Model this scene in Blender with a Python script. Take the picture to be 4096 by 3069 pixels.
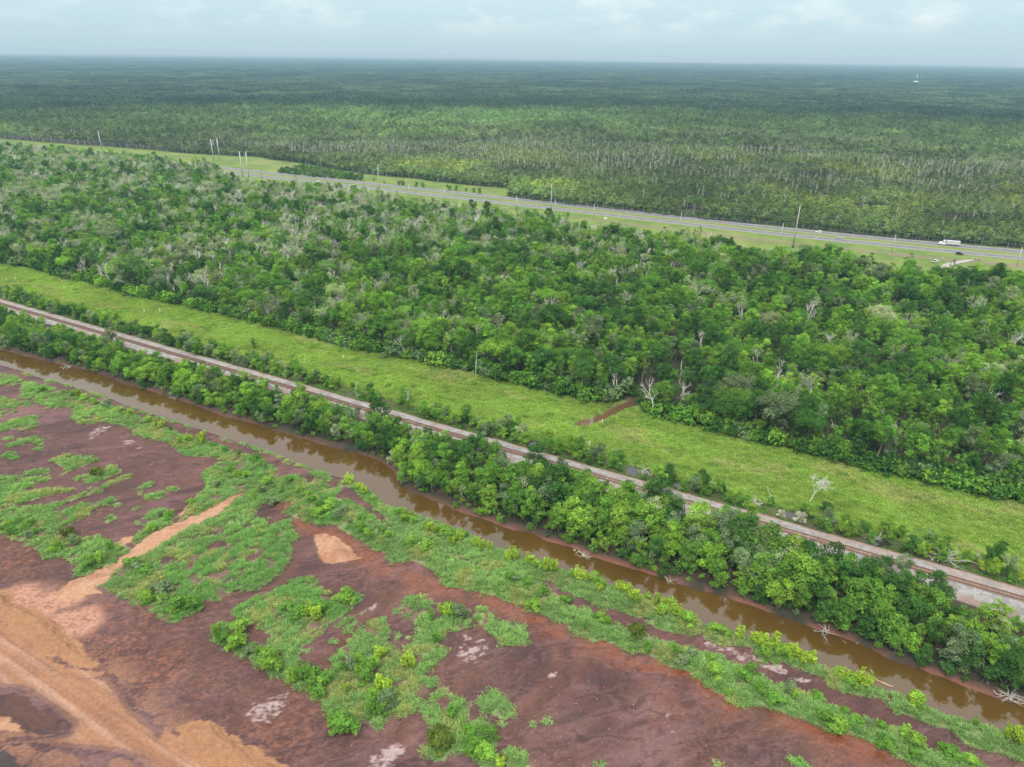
import bpy, math, random
import numpy as np
from mathutils import Matrix, Vector

random.seed(7)
RNG = np.random.default_rng(11)
scene = bpy.context.scene
for o in list(bpy.data.objects):
    bpy.data.objects.remove(o)
COL = scene.collection

# ------------------------------------------------------------------ camera
CAM_H = 125.0                       # metres above the ground
FOCAL = 1535.0                      # focal length in pixels of a 2211 px wide picture
PITCH = math.atan2(709.0, FOCAL)
ROLL = math.radians(0.70)
cam_data = bpy.data.cameras.new("camera")
cam_data.sensor_fit = 'HORIZONTAL'
cam_data.sensor_width = 36.0
cam_data.lens = 36.0 * FOCAL / 2211.0
cam_data.clip_start = 1.0
cam_data.clip_end = 90000.0
cam = bpy.data.objects.new("camera", cam_data)
COL.objects.link(cam)
cam.matrix_world = (Matrix.Translation((0, 0, CAM_H)) @
                    Matrix.Rotation(math.radians(90) - PITCH, 4, 'X') @
                    Matrix.Rotation(ROLL, 4, 'Z'))
scene.camera = cam

# ------------------------------------------------------------------ light
SUN_EL, SUN_AZ = math.radians(58), math.radians(205)     # azimuth clockwise from +Y
world = bpy.data.worlds.new("World")
scene.world = world
world.use_nodes = True
nt = world.node_tree
nt.nodes.clear()
wo = nt.nodes.new('ShaderNodeOutputWorld')
bg = nt.nodes.new('ShaderNodeBackground')
bg.inputs['Strength'].default_value = 0.10
sky = nt.nodes.new('ShaderNodeTexSky')
sky.sky_type = 'NISHITA'
sky.sun_disc = False
sky.sun_elevation = SUN_EL
sky.sun_rotation = SUN_AZ
sky.air_density = 1.2
sky.dust_density = 2.0
sky.ozone_density = 2.0
tc = nt.nodes.new('ShaderNodeTexCoord')
sep = nt.nodes.new('ShaderNodeSeparateXYZ')
nt.links.new(tc.outputs['Generated'], sep.inputs[0])
# cloud pattern: puffs seen edge-on, so the vertical axis is stretched
mp = nt.nodes.new('ShaderNodeMapping')
mp.inputs['Scale'].default_value = (13, 13, 34)
mp.inputs['Location'].default_value = (3.9, 0.7, 0.2)
nt.links.new(tc.outputs['Generated'], mp.inputs[0])
nz = nt.nodes.new('ShaderNodeTexNoise')
nz.inputs['Scale'].default_value = 1.0
nz.inputs['Detail'].default_value = 6.0
nz.inputs['Roughness'].default_value = 0.58
nt.links.new(mp.outputs[0], nz.inputs['Vector'])
rp = nt.nodes.new('ShaderNodeValToRGB')
rp.color_ramp.elements[0].position = 0.46
rp.color_ramp.elements[0].color = (0, 0, 0, 1)
rp.color_ramp.elements[1].position = 0.74
rp.color_ramp.elements[1].color = (1, 1, 1, 1)
nt.links.new(nz.outputs['Fac'], rp.inputs[0])
hz = nt.nodes.new('ShaderNodeMapRange')          # the puffs melt into the haze low down
hz.inputs['From Min'].default_value = 0.012
hz.inputs['From Max'].default_value = 0.045
nt.links.new(sep.outputs['Z'], hz.inputs['Value'])
mul = nt.nodes.new('ShaderNodeMath')
mul.operation = 'MULTIPLY'
nt.links.new(rp.outputs['Color'], mul.inputs[0])
nt.links.new(hz.outputs['Result'], mul.inputs[1])
veil = nt.nodes.new('ShaderNodeMix')             # thin cloud sheet: base tone to cloud tone
veil.data_type = 'RGBA'
veil.inputs['A'].default_value = (2.90, 3.92, 4.42, 1)
veil.inputs['B'].default_value = (4.35, 4.9, 5.08, 1)
nt.links.new(mul.outputs[0], veil.inputs['Factor'])
over = nt.nodes.new('ShaderNodeMath')            # an overcast sky brightens towards the zenith (1 + 2 sin e)
over.operation = 'MULTIPLY_ADD'
over.use_clamp = False
over.inputs[1].default_value = 2.0
over.inputs[2].default_value = 1.0
zc = nt.nodes.new('ShaderNodeMath')
zc.operation = 'MAXIMUM'
zc.inputs[1].default_value = 0.0
nt.links.new(sep.outputs['Z'], zc.inputs[0])
nt.links.new(zc.outputs[0], over.inputs[0])
ov = nt.nodes.new('ShaderNodeMapRange')           # away from the horizon the sheet is plain white-grey
ov.inputs['From Min'].default_value = 0.04
ov.inputs['From Max'].default_value = 0.35
nt.links.new(sep.outputs['Z'], ov.inputs['Value'])
wh = nt.nodes.new('ShaderNodeMix')
wh.data_type = 'RGBA'
wh.inputs['B'].default_value = (4.2, 4.3, 4.32, 1)
nt.links.new(ov.outputs['Result'], wh.inputs['Factor'])
nt.links.new(veil.outputs['Result'], wh.inputs['A'])
vs = nt.nodes.new('ShaderNodeVectorMath')
vs.operation = 'SCALE'
nt.links.new(wh.outputs['Result'], vs.inputs[0])
nt.links.new(over.outputs[0], vs.inputs['Scale'])
mx = nt.nodes.new('ShaderNodeMix')
mx.data_type = 'RGBA'
mx.inputs['Factor'].default_value = 0.88
nt.links.new(sky.outputs[0], mx.inputs['A'])
nt.links.new(vs.outputs[0], mx.inputs['B'])
nt.links.new(mx.outputs['Result'], bg.inputs['Color'])
nt.links.new(bg.outputs[0], wo.inputs['Surface'])

sun_data = bpy.data.lights.new("sun", 'SUN')
sun_data.energy = 1.5
sun_data.angle = math.radians(12)
sun_data.color = (1.0, 0.95, 0.87)
sun = bpy.data.objects.new("sun", sun_data)
COL.objects.link(sun)
sd = Vector((math.cos(SUN_EL) * math.sin(SUN_AZ), math.cos(SUN_EL) * math.cos(SUN_AZ), math.sin(SUN_EL)))
sun.rotation_euler = sd.to_track_quat('Z', 'Y').to_euler()
sun.location = sd * 300

vs_ = scene.view_settings
vs_.view_transform = 'Standard'
vs_.look = 'None'
vs_.gamma = 1.0
vs_.exposure = 0.9
vs_.use_curve_mapping = False
scene.cycles.max_bounces = 6
scene.cycles.diffuse_bounces = 4
scene.cycles.transmission_bounces = 4
scene.cycles.transparent_max_bounces = 6
scene.cycles.volume_bounces = 1

# ------------------------------------------------------------------ survey: photograph -> ground
KPX = 2211.0 / 4096.0
_c, _s = math.cos(ROLL), math.sin(ROLL)
_cp, _sp = math.cos(PITCH), math.sin(PITCH)


def ground_at(x4, y4, z=0.0):
    """Ground position (height z) of a place surveyed in the 4096 px photograph."""
    X = (np.asarray(x4, float) * KPX - 1105.5) / FOCAL
    Y = -(np.asarray(y4, float) * KPX - 828.5) / FOCAL
    xr, yr = _c * X - _s * Y, _s * X + _c * Y
    dz = -_sp + yr * _cp
    t = (z - CAM_H) / dz
    return np.stack([xr * t, (_cp + yr * _sp) * t], -1)


def to_pix(p):
    """4096 px picture position of world points (N,3) and their depth."""
    p = np.asarray(p, float)
    x, y, z = p[..., 0], p[..., 1], p[..., 2] - CAM_H
    depth = y * _cp - z * _sp
    up = y * _sp + z * _cp
    depth = np.where(depth < 1, 1, depth)
    a, b = x / depth, up / depth
    X, Y = _c * a + _s * b, -_s * a + _c * b
    return (X * FOCAL + 1105.5) / KPX, (828.5 - Y * FOCAL) / KPX, depth


VIEW = {'a1': (0, 1400, 2.008), 'a2': (0, 2200, 1.9064), 'a3': (1000, 2200, 1.9064), 'a4': (2000, 2200, 1.9064),
        'a5': (3000, 2200, 1.907), 'a6': (1000, 1400, 2.008), 'a7': (2000, 1400, 2.008), 'a8': (3000, 1400, 2.008),
        'b1': (0, 150, 2.011), 'b2': (1000, 150, 2.011), 'b4': (3000, 150, 2.018),
        'b5': (0, 600, 2.011), 'b6': (1000, 600, 2.011), 'b7': (2000, 600, 2.011), 'b8': (3000, 600, 2.018),
        'c3': (800, 500, 2.765), 'p': (0, 0, 1.0)}


def G(view, pts, z=0.0):
    ox, oy, k = VIEW[view]
    a = np.asarray(pts, float)
    return ground_at(ox + a[..., 0] / k, oy + a[..., 1] / k, z)


DIR = np.array([0.87824, -0.47823])       # along the railway
NOR = np.array([0.47823, 0.87824])        # across it, away from the canal


def st(p):
    p = np.asarray(p, float)
    return p[..., 0] * DIR[0] + p[..., 1] * DIR[1], p[..., 0] * NOR[0] + p[..., 1] * NOR[1]


def xy(s, t):
    s, t = np.asarray(s, float), np.asarray(t, float)
    return np.stack([s * DIR[0] + t * NOR[0], s * DIR[1] + t * NOR[1]], -1)


# ------------------------------------------------------------------ noise
_tab = np.random.default_rng(5).random((512, 512))


def vnoise(x, y, seed=0):
    x = x + 37.7 * seed + 1000.0
    y = y + 91.3 * seed + 1000.0
    xi, yi = np.floor(x).astype(np.int64), np.floor(y).astype(np.int64)
    fx, fy = x - xi, y - yi
    fx, fy = fx * fx * (3 - 2 * fx), fy * fy * (3 - 2 * fy)
    a = _tab[xi % 512, yi % 512]
    b = _tab[(xi + 1) % 512, yi % 512]
    c = _tab[xi % 512, (yi + 1) % 512]
    d = _tab[(xi + 1) % 512, (yi + 1) % 512]
    return a + (b - a) * fx + (c - a) * fy + (a - b - c + d) * fx * fy


def fbm(x, y, scale, octv=4, seed=0, gain=0.5):
    v, amp, tot = 0, 1.0, 0
    f = 1.0 / scale
    for i in range(octv):
        v = v + amp * vnoise(x * f, y * f, seed + i * 3)
        tot += amp
        amp *= gain
        f *= 2.03
    return v / tot


def sstep(a, b, x):
    t = np.clip((x - a) / (b - a), 0, 1)
    return t * t * (3 - 2 * t)


def in_poly(x, y, poly):
    """Even-odd test with a bounding-box shortcut."""
    res = np.zeros(x.shape, bool)
    lo, hi = poly.min(0), poly.max(0)
    m = (x >= lo[0]) & (x <= hi[0]) & (y >= lo[1]) & (y <= hi[1])
    if not m.any():
        return res
    px, py = x[m], y[m]
    r = np.zeros(px.shape, bool)
    n = len(poly)
    for i in range(n):
        x0, y0 = poly[i]
        x1, y1 = poly[(i + 1) % n]
        if y0 == y1:
            continue
        c = ((y0 > py) != (y1 > py))
        r ^= c & (px < (x1 - x0) * (py - y0) / (y1 - y0) + x0)
    res[m] = r
    return res


def poly_dist(x, y, pts, closed=False, reach=12.0):
    """Distance to a polyline, only exact within reach."""
    d = np.full(x.shape, reach)
    n = len(pts)
    for i in range(n if closed else n - 1):
        a, b = pts[i], pts[(i + 1) % n]
        lo, hi = np.minimum(a, b) - reach, np.maximum(a, b) + reach
        m = (x > lo[0]) & (x < hi[0]) & (y > lo[1]) & (y < hi[1])
        if not m.any():
            continue
        ab = b - a
        L = max(float(ab @ ab), 1e-9)
        px, py = x[m] - a[0], y[m] - a[1]
        k = np.clip((px * ab[0] + py * ab[1]) / L, 0, 1)
        dd = np.hypot(px - k * ab[0], py - k * ab[1])
        d[m] = np.minimum(d[m], dd)
    return d


def lin(r, g, b):
    def f(c):
        c /= 255.0
        return c / 12.92 if c <= 0.04045 else ((c + 0.055) / 1.055) ** 2.4
    return np.array([f(r), f(g), f(b)])

# ------------------------------------------------------------------ surveyed outlines
WATER_Z = -1.2
canal_low = np.concatenate([G('p', [(-400, 1345), (0, 1462), (75, 1482), (165, 1515), (350, 1565), (500, 1620), (650, 1672), (800, 1720), (950, 1770), (1000, 1783),
    (1100, 1818), (1199, 1863), (1319, 1903), (1383, 1915), (1433, 1935), (1498, 1983), (1548, 2022), (1662, 2058), (1847, 2122), (1946, 2180),
    (2046, 2217), (2173, 2250), (2262, 2290), (2430, 2340), (2556, 2382), (2708, 2430), (2813, 2496), (2871, 2517), (2997, 2553), (3094, 2583),
    (3157, 2616), (3252, 2653), (3315, 2674), (3398, 2721), (3561, 2771), (3629, 2784), (3708, 2826), (3786, 2865), (3891, 2889), (4022, 2931),
    (4096, 2962), (4500, 3110)], WATER_Z)])
canal_up = G('p', [(-400, 1290), (0, 1399), (100, 1425), (214, 1452), (324, 1477), (438, 1509), (498, 1537), (622, 1572), (702, 1599), (797, 1629), (896, 1667),
    (976, 1684), (1100, 1722), (1174, 1744), (1289, 1779), (1388, 1806), (1448, 1820), (1523, 1845), (1575, 1885), (1592, 1938), (1647, 1973), (1737, 2005),
    (1797, 2027), (1847, 2052), (1921, 2075), (2000, 2103), (2050, 2120), (2124, 2135), (2174, 2160), (2299, 2195), (2341, 2216), (2420, 2242),
    (2525, 2276), (2671, 2318), (2787, 2361), (2918, 2397), (3000, 2423), (3084, 2455), (3194, 2492), (3336, 2541), (3461, 2586), (3566, 2642), (3682, 2680),
    (3787, 2715), (3891, 2760), (3996, 2797), (4096, 2818), (4500, 2960)], WATER_Z)
_ls, _lt = st(canal_low)
_us, _ut = st(canal_up)
_o = np.argsort(_ls); _ls, _lt = _ls[_o], _lt[_o]
_o = np.argsort(_us); _us, _ut = _us[_o], _ut[_o]
c_low = lambda s: np.interp(s, _ls, _lt)
c_up = lambda s: np.interp(s, _us, _ut)
RAIL_T = 187.2
GRAV_LO, GRAV_HI = 180.3, 192.0

# lower edge of the long vegetated berm beside the canal, from the creek mouth to the right
berm_low = np.concatenate([G('a6', [(0, 1290), (120, 1235), (350, 1215), (290, 1300), (370, 1340), (440, 1370), (560, 1400), (680, 1400), (730, 1450), (820, 1490), (930, 1550), (1000, 1600)]),
    G('a3', [(1050, 30), (1060, 90), (1130, 100), (1230, 85), (1340, 130), (1410, 160), (1440, 210), (1500, 270), (1620, 290), (1700, 300), (1830, 330), (1960, 380), (2070, 430)]),
    G('a4', [(80, 380), (180, 420), (200, 470), (330, 490), (420, 540), (480, 560), (560, 630), (680, 690), (780, 680), (860, 710), (940, 770), (1030, 770), (1130, 800), (1250, 850), (1300, 880), (1390, 890), (1480, 940), (1560, 1000), (1640, 1060), (1700, 1100), (1780, 1160), (1900, 1185), (2000, 1180)]),
    G('a5', [(60, 1180), (110, 1170), (180, 1190), (280, 1240), (400, 1290), (520, 1330), (600, 1380), (700, 1410), (790, 1420), (900, 1450), (980, 1510), (1080, 1550), (1180, 1610), (1400, 1740), (1800, 1960)])])
berm_top = np.concatenate([G('a6', [(0, 850), (80, 870), (160, 940), (190, 1000), (250, 1040), (360, 1000), (460, 1070), (560, 1050), (600, 1080), (620, 1120)]),
    G('a6', [(670, 1130), (770, 1040), (870, 1075), (1000, 1170), (1100, 1250), (1330, 1330), (1700, 1450), (1900, 1565)]),
    G('a4', [(330, 90), (500, 165), (820, 260), (1060, 340), (1350, 430), (1550, 560), (1660, 600), (1900, 670), (2070, 725)]),
    G('a5', [(180, 725), (300, 795), (480, 865), (600, 905), (760, 995), (1070, 1090), (1200, 1115), (1350, 1195), (1500, 1270), (1700, 1315), (1950, 1395), (2090, 1455), (2900, 1800)])])
BERM = np.concatenate([berm_top, berm_low[::-1]])
MUD_STRIP = np.concatenate([G('a4', [(290, 235), (400, 235), (430, 290), (560, 340), (660, 380), (760, 430), (900, 470), (1000, 490), (1060, 520), (1130, 500), (1140, 570), (1230, 610), (1330, 630), (1400, 650), (1520, 660), (1545, 560), (1565, 560), (1560, 670), (1600, 690), (1720, 740), (1800, 720), (1920, 740), (1970, 800), (1960, 840)]),
    G('a5', [(60, 840), (150, 860), (260, 860), (390, 910), (470, 960), (560, 960), (580, 1010), (620, 1060), (700, 1090), (780, 1090), (765, 1000), (800, 1100), (860, 1120), (920, 1110), (1030, 1160), (1068, 1090), (1090, 1090), (1080, 1200), (1130, 1230), (1250, 1290), (1340, 1320), (1440, 1360), (1530, 1370), (1600, 1430), (1650, 1470), (1740, 1510), (1850, 1550), (1990, 1580), (2090, 1620), (2700, 1860)]),
    G('a5', [(2300, 1950), (1760, 1657), (1700, 1600), (1620, 1560), (1420, 1540), (1290, 1500), (1190, 1400), (1050, 1350), (930, 1310), (800, 1280), (700, 1230), (600, 1190), (520, 1130), (380, 1090), (280, 1050), (150, 1010), (80, 960), (0, 930)]),
    G('a4', [(1860, 900), (1760, 860), (1660, 810), (1560, 780), (1430, 740), (1340, 710), (1240, 690), (1130, 660), (1080, 640), (1000, 600), (900, 590), (850, 560), (750, 520), (660, 460), (540, 430), (450, 370), (380, 300)])])
HOLES = [MUD_STRIP,
    G('a6', [(680, 1170), (760, 1105), (850, 1140), (880, 1180), (960, 1240), (1060, 1330), (1110, 1395), (1020, 1390), (960, 1330), (860, 1260), (770, 1220), (700, 1200)]),
    G('a3', [(1530, 50), (1620, 70), (1740, 110), (1760, 140), (1640, 100), (1540, 75)]),
    G('a6', [(190, 1020), (240, 1030), (230, 1045), (195, 1040)]), G('a6', [(40, 1110), (90, 1095), (85, 1110), (50, 1120)]),
    G('a1', [(1800, 1390), (1900, 1350), (1960, 1340), (1900, 1385), (1830, 1400)]),
    G('a1', [(1530, 1510), (1620, 1490), (1700, 1450), (1810, 1450), (1790, 1480), (1650, 1515), (1530, 1550)]),
    G('a1', [(1640, 1600), (1740, 1540), (1820, 1510), (1830, 1570), (1760, 1610), (1680, 1625)]),
    G('a2', [(1700, 110), (1760, 60), (1830, 55), (1830, 85), (1750, 120)]), G('a2', [(1870, 100), (1880, 50), (2000, 15), (2030, 30), (1930, 80), (1920, 110)]),
    G('a2', [(1720, 205), (1790, 180), (1800, 200)]), G('a2', [(1930, 175), (1990, 165), (1980, 190)]),
    G('a2', [(1310, 280), (1360, 300), (1370, 370), (1330, 385)]), G('a2', [(1110, 220), (1180, 210), (1150, 240)]),
    G('a2', [(1190, 85), (1260, 50), (1370, 60), (1330, 90), (1220, 100)]), G('a2', [(1400, 110), (1460, 105), (1450, 145)]),
    G('a3', [(310, 560), (380, 570), (450, 610), (430, 625), (330, 590)]), G('a3', [(150, 610), (210, 600), (200, 630), (160, 640)]),
    G('a3', [(1090, 740), (1130, 700), (1180, 680), (1210, 700), (1190, 740), (1150, 770), (1110, 780)]),
    G('a2', [(700, 10), (760, 0), (800, 10), (740, 40), (690, 35)])]
PATCH = [
    G('a1', [(0, 200), (100, 205), (180, 250), (120, 290), (0, 285), (-200, 250), (-200, 150)]),
    np.concatenate([G('a1', [(190, 265), (260, 265), (340, 290), (420, 310), (480, 330), (540, 350), (640, 375), (760, 410), (860, 440), (960, 490), (1080, 520), (1180, 560), (1270, 600), (1330, 640), (1440, 680), (1560, 720), (1680, 740), (1800, 780), (1870, 810), (1960, 840), (2080, 890), (2209, 960)]),
        G('a1', [(2209, 1050), (2130, 1090), (2060, 1110), (1960, 1150), (1880, 1180), (1740, 1260), (1600, 1310), (1440, 1375), (1480, 1350), (1510, 1280), (1520, 1230), (1600, 1190), (1640, 1140), (1660, 1080), (1630, 1040), (1640, 980), (1740, 930), (1760, 880), (1680, 860), (1560, 855), (1480, 840), (1400, 790), (1360, 745), (1290, 735), (1200, 710), (1090, 690), (1060, 640), (960, 600), (830, 580), (720, 590), (640, 595), (590, 560), (600, 480), (540, 455), (380, 465), (270, 410), (170, 390)])]),
    G('a1', [(-300, 330), (0, 380), (120, 410), (245, 420), (240, 460), (160, 470), (60, 480), (-300, 470)]),
    G('a1', [(0, 500), (60, 495), (150, 490), (120, 510), (60, 515), (0, 545)]),
    G('a1', [(-300, 640), (0, 600), (150, 555), (300, 530), (310, 560), (280, 580), (340, 590), (330, 605), (200, 645), (90, 645), (-300, 690)]),
    G('a1', [(20, 715), (100, 700), (95, 720), (30, 730)]), G('a1', [(60, 760), (140, 720), (260, 700), (330, 700), (350, 740), (330, 760), (240, 740), (130, 775), (70, 775)]),
    G('a1', [(275, 790), (350, 785), (340, 810), (290, 810)]), G('a1', [(10, 840), (130, 815), (120, 835), (80, 850), (160, 850), (100, 885), (60, 870), (20, 860)]),
    G('a1', [(420, 880), (540, 835), (580, 850), (500, 880), (620, 860), (740, 850), (730, 870), (640, 890), (780, 875), (790, 890), (600, 960), (500, 1000), (490, 990), (560, 940), (470, 930), (450, 910)]),
    G('a1', [(690, 1030), (780, 970), (870, 935), (985, 965), (960, 985), (820, 1040), (750, 1070), (700, 1060)]), G('a1', [(590, 1040), (680, 1000), (710, 1010), (620, 1050)]),
    G('a1', [(690, 1115), (790, 1090), (800, 1100), (830, 1090), (1000, 1010), (1050, 1000), (1040, 1030), (880, 1090), (800, 1140), (640, 1190), (560, 1220), (480, 1260), (400, 1310), (360, 1260), (400, 1235), (520, 1210), (640, 1160), (740, 1120)]),
    G('a1', [(1135, 1105), (1190, 1060), (1240, 1080), (1210, 1105), (1145, 1115)]), G('a1', [(-300, 1000), (0, 1010), (120, 1030), (240, 1030), (380, 1015), (405, 1030), (320, 1070), (150, 1140), (-300, 1160)]),
    G('a1', [(190, 1000), (260, 960), (390, 965), (400, 990), (300, 990), (200, 1005)]), G('a1', [(-300, 1170), (140, 1150), (280, 1140), (420, 1110), (600, 1105), (560, 1130), (380, 1170), (250, 1200), (130, 1240), (-300, 1300)]),
    G('a1', [(1150, 1215), (1180, 1180), (1290, 1140), (1430, 1100), (1420, 1130), (1330, 1180), (1230, 1205)]), G('a1', [(1080, 1160), (1140, 1140), (1130, 1165)]),
    G('a1', [(890, 1250), (960, 1225), (970, 1240), (900, 1255)]), G('a1', [(840, 1370), (870, 1330), (950, 1330), (930, 1355), (850, 1385)]), G('a1', [(1065, 1292), (1085, 1278), (1105, 1280), (1080, 1296)]),
    G('a1', [(1085, 1410), (1100, 1380), (1125, 1385), (1105, 1415)]),
    G('a1', [(-300, 1330), (100, 1270), (200, 1270), (330, 1250), (440, 1310), (560, 1270), (650, 1240), (790, 1220), (900, 1190), (1000, 1170), (900, 1230), (800, 1250), (710, 1300), (720, 1350), (600, 1385), (540, 1420), (450, 1470), (360, 1500), (500, 1500), (640, 1520), (760, 1500), (830, 1530), (900, 1570), (1030, 1560), (1000, 1620), (960, 1680), (360, 1665), (330, 1600), (200, 1560), (100, 1510), (-300, 1440)]),
    G('a1', [(1170, 1400), (1180, 1350), (1240, 1280), (1340, 1270), (1430, 1340), (1380, 1400), (1290, 1430), (1200, 1480), (1140, 1540), (1060, 1560), (1090, 1500), (1160, 1440)]),
    G('a2', [(330, -10), (420, 50), (530, 80), (625, 100), (565, 205), (640, 205), (730, 160), (860, 100), (950, 40), (990, -10)]),
    np.concatenate([G('a1', [(1240, 1620), (1330, 1540), (1500, 1450), (1700, 1350), (1800, 1300), (1860, 1240), (1900, 1200), (2000, 1160), (2100, 1130), (2209, 1100)]), G('a6', [(120, 1190), (60, 1260), (-60, 1290)]),
        G('a1', [(2060, 1290), (2010, 1330), (2040, 1350), (1920, 1430), (1980, 1440), (2050, 1375), (2130, 1380)]), G('a6', [(60, 1370), (110, 1370), (160, 1440), (200, 1400), (240, 1380), (340, 1360), (330, 1430), (370, 1500), (320, 1560), (330, 1640)]),
        G('a3', [(290, 70), (230, 160), (215, 190), (150, 240), (0, 300)]), G('a2', [(1990, 280), (1880, 310), (1790, 290), (1760, 320), (1770, 350), (1640, 390), (1550, 390), (1560, 430), (1480, 490), (1380, 530), (1300, 565), (1220, 510), (1150, 470), (1050, 430), (1000, 380), (900, 370), (860, 300), (745, 290), (790, 260), (890, 180), (970, 100)])]),
    np.concatenate([G('a2', [(1770, 480), (1880, 400)]), G('a3', [(0, 385), (140, 330), (250, 290), (400, 220), (480, 220), (500, 270), (500, 310), (570, 320), (610, 370), (690, 390), (760, 355), (830, 350), (845, 390), (800, 430), (780, 450), (700, 500), (640, 540), (560, 570), (570, 620), (520, 680), (440, 720), (380, 740), (470, 780), (400, 770), (330, 710), (280, 720), (240, 740), (340, 740), (360, 790), (350, 860), (280, 910), (200, 960), (150, 950), (120, 900), (70, 890), (20, 850), (60, 800), (120, 760), (140, 720), (180, 660), (100, 630), (30, 590)]), G('a2', [(1940, 560), (1880, 530)])]),
    G('a3', [(640, 600), (700, 550), (870, 460), (870, 480), (760, 540), (680, 590)]), G('a3', [(700, 640), (760, 580), (830, 540), (820, 570), (750, 620)]), G('a3', [(590, 720), (620, 690), (660, 680), (650, 700)]),
    G('a2', [(1600, 580), (1660, 560), (1760, 600), (1740, 690), (1660, 730), (1620, 690)]), G('a2', [(1700, 740), (1780, 660), (1880, 650), (1890, 700), (1800, 780), (1720, 770)]), G('a2', [(1810, 790), (1900, 710), (1990, 740), (1960, 820), (1830, 820)]),
    G('a2', [(1920, 860), (1990, 800), (2097, 720), (2150, 720), (2190, 750), (2160, 800), (2120, 960), (1980, 900)]),
    G('a3', [(630, 850), (680, 750), (760, 680), (850, 610), (890, 580), (960, 530), (1040, 530), (1030, 580), (1090, 620), (1050, 660), (1030, 720), (1090, 730), (1160, 800), (1200, 760), (1200, 720), (1250, 710), (1280, 760), (1300, 700), (1260, 660), (1290, 620), (1270, 570), (1230, 520), (1190, 490), (1190, 450), (1230, 380), (1300, 365), (1380, 370), (1390, 400), (1360, 450), (1440, 500), (1460, 460), (1530, 460), (1640, 440), (1670, 540), (1660, 590), (1620, 610), (1520, 600), (1500, 640), (1440, 690), (1420, 740), (1500, 750), (1500, 800), (1440, 830), (1390, 900), (1330, 950), (1370, 1000), (1440, 1000), (1430, 1030), (1370, 1080), (1270, 1090), (1280, 1150), (1250, 1220), (1180, 1270), (1090, 1240), (1000, 1280), (1030, 1310), (1000, 1360), (870, 1340), (800, 1360), (740, 1390), (640, 1370), (620, 1270), (570, 1220), (560, 1140), (490, 1130), (440, 1080), (360, 1060), (340, 1040), (280, 1000), (240, 970), (310, 880), (400, 920), (470, 930), (470, 960), (560, 960), (620, 930), (660, 920), (640, 890)]),
    G('a3', [(1080, 490), (1110, 450), (1150, 430), (1180, 370), (1220, 370), (1220, 410), (1170, 450), (1100, 495)]), G('a3', [(1100, 660), (1130, 640), (1140, 665), (1110, 680)]), G('a3', [(1190, 650), (1240, 650), (1230, 680), (1190, 670)]),
    np.concatenate([G('a3', [(1710, 440), (1780, 435), (1830, 470), (1840, 520), (1920, 560), (2030, 560)]), G('a4', [(60, 555), (160, 580), (205, 650), (190, 730), (80, 730), (0, 725)]), G('a3', [(1900, 715), (1880, 660), (1830, 620), (1750, 580), (1720, 520)])]),
    G('a3', [(1270, 1200), (1390, 1170), (1450, 1210), (1490, 1190), (1600, 1150), (1690, 1160), (1680, 1250), (1700, 1310), (1820, 1310), (1830, 1380), (1880, 1450), (1870, 1540), (1900, 1600), (1960, 1720), (1780, 1680), (1680, 1580), (1620, 1540), (1540, 1530), (1480, 1610), (1400, 1620), (1360, 1580), (1320, 1540), (1400, 1480), (1390, 1400), (1380, 1330), (1300, 1250)]),
    G('a3', [(1380, 1120), (1420, 1080), (1500, 1060), (1490, 1100), (1400, 1150)]), G('a3', [(1490, 1140), (1520, 1100), (1580, 1110), (1560, 1150)]),
    G('a3', [(1730, 1190), (1790, 1110), (1880, 1100), (1940, 1120), (2000, 1190), (2010, 1250), (1950, 1300), (1850, 1260), (1760, 1240)]), G('a3', [(1900, 1340), (1950, 1330), (1940, 1370)]),
    G('a4', [(20, 1510), (80, 1510), (180, 1570), (240, 1620), (320, 1700), (120, 1700), (60, 1600)]),
    G('a4', [(225, 1350), (270, 1330), (260, 1370)]), G('a4', [(310, 1315), (350, 1310), (345, 1340)]), G('a4', [(750, 1640), (820, 1600), (800, 1680)]), G('a4', [(1640, 1630), (1670, 1630), (1690, 1680), (1660, 1680)]),
    G('a5', [(290, 1590), (360, 1600), (450, 1650), (520, 1700), (380, 1670)]),
    # small tussocks along the canal edge
    G('a1', [(170, 180), (270, 190), (260, 205), (200, 200)]), G('a1', [(350, 240), (400, 235), (470, 255), (380, 270)]), G('a1', [(490, 260), (570, 290), (520, 295)]), G('a1', [(610, 300), (690, 315), (640, 320)]),
    G('a1', [(715, 335), (780, 345), (880, 385), (860, 400), (740, 358)]), G('a1', [(1050, 465), (1095, 468), (1080, 482)]), G('a1', [(1110, 475), (1240, 515), (1220, 530), (1120, 492)]), G('a1', [(1260, 530), (1440, 575), (1420, 590), (1290, 555)]),
    G('a1', [(1470, 600), (1550, 615), (1500, 628)]), G('a1', [(1620, 655), (1670, 662), (1640, 675)]), G('a1', [(1740, 690), (1860, 728), (2000, 760), (1950, 770), (1780, 720)]), G('a1', [(2020, 775), (2110, 800), (2209, 850), (2140, 835), (2040, 800)]),
    G('a6', [(0, 770), (150, 825), (300, 875), (320, 920), (260, 915), (200, 855), (20, 803)]), G('a6', [(330, 905), (430, 935), (560, 965), (640, 1005), (645, 1052), (590, 1045), (500, 995), (400, 955)])]
SAND_ROAD = np.concatenate([G('a1', [(1990, 1140), (1900, 1185), (1850, 1240), (1790, 1300), (1700, 1350), (1500, 1440), (1340, 1530), (1260, 1600)]), G('a2', [(1190, 0), (1060, 50), (960, 100), (880, 180), (780, 260), (740, 295), (780, 325), (650, 345), (520, 400), (440, 380), (430, 330), (480, 280), (540, 240), (640, 205), (730, 160), (860, 105), (990, 0)]), G('a1', [(1040, 1610), (1120, 1550), (1200, 1490), (1290, 1440), (1440, 1380), (1550, 1330), (1700, 1260), (1840, 1190), (1880, 1175), (1910, 1150)])])
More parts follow.
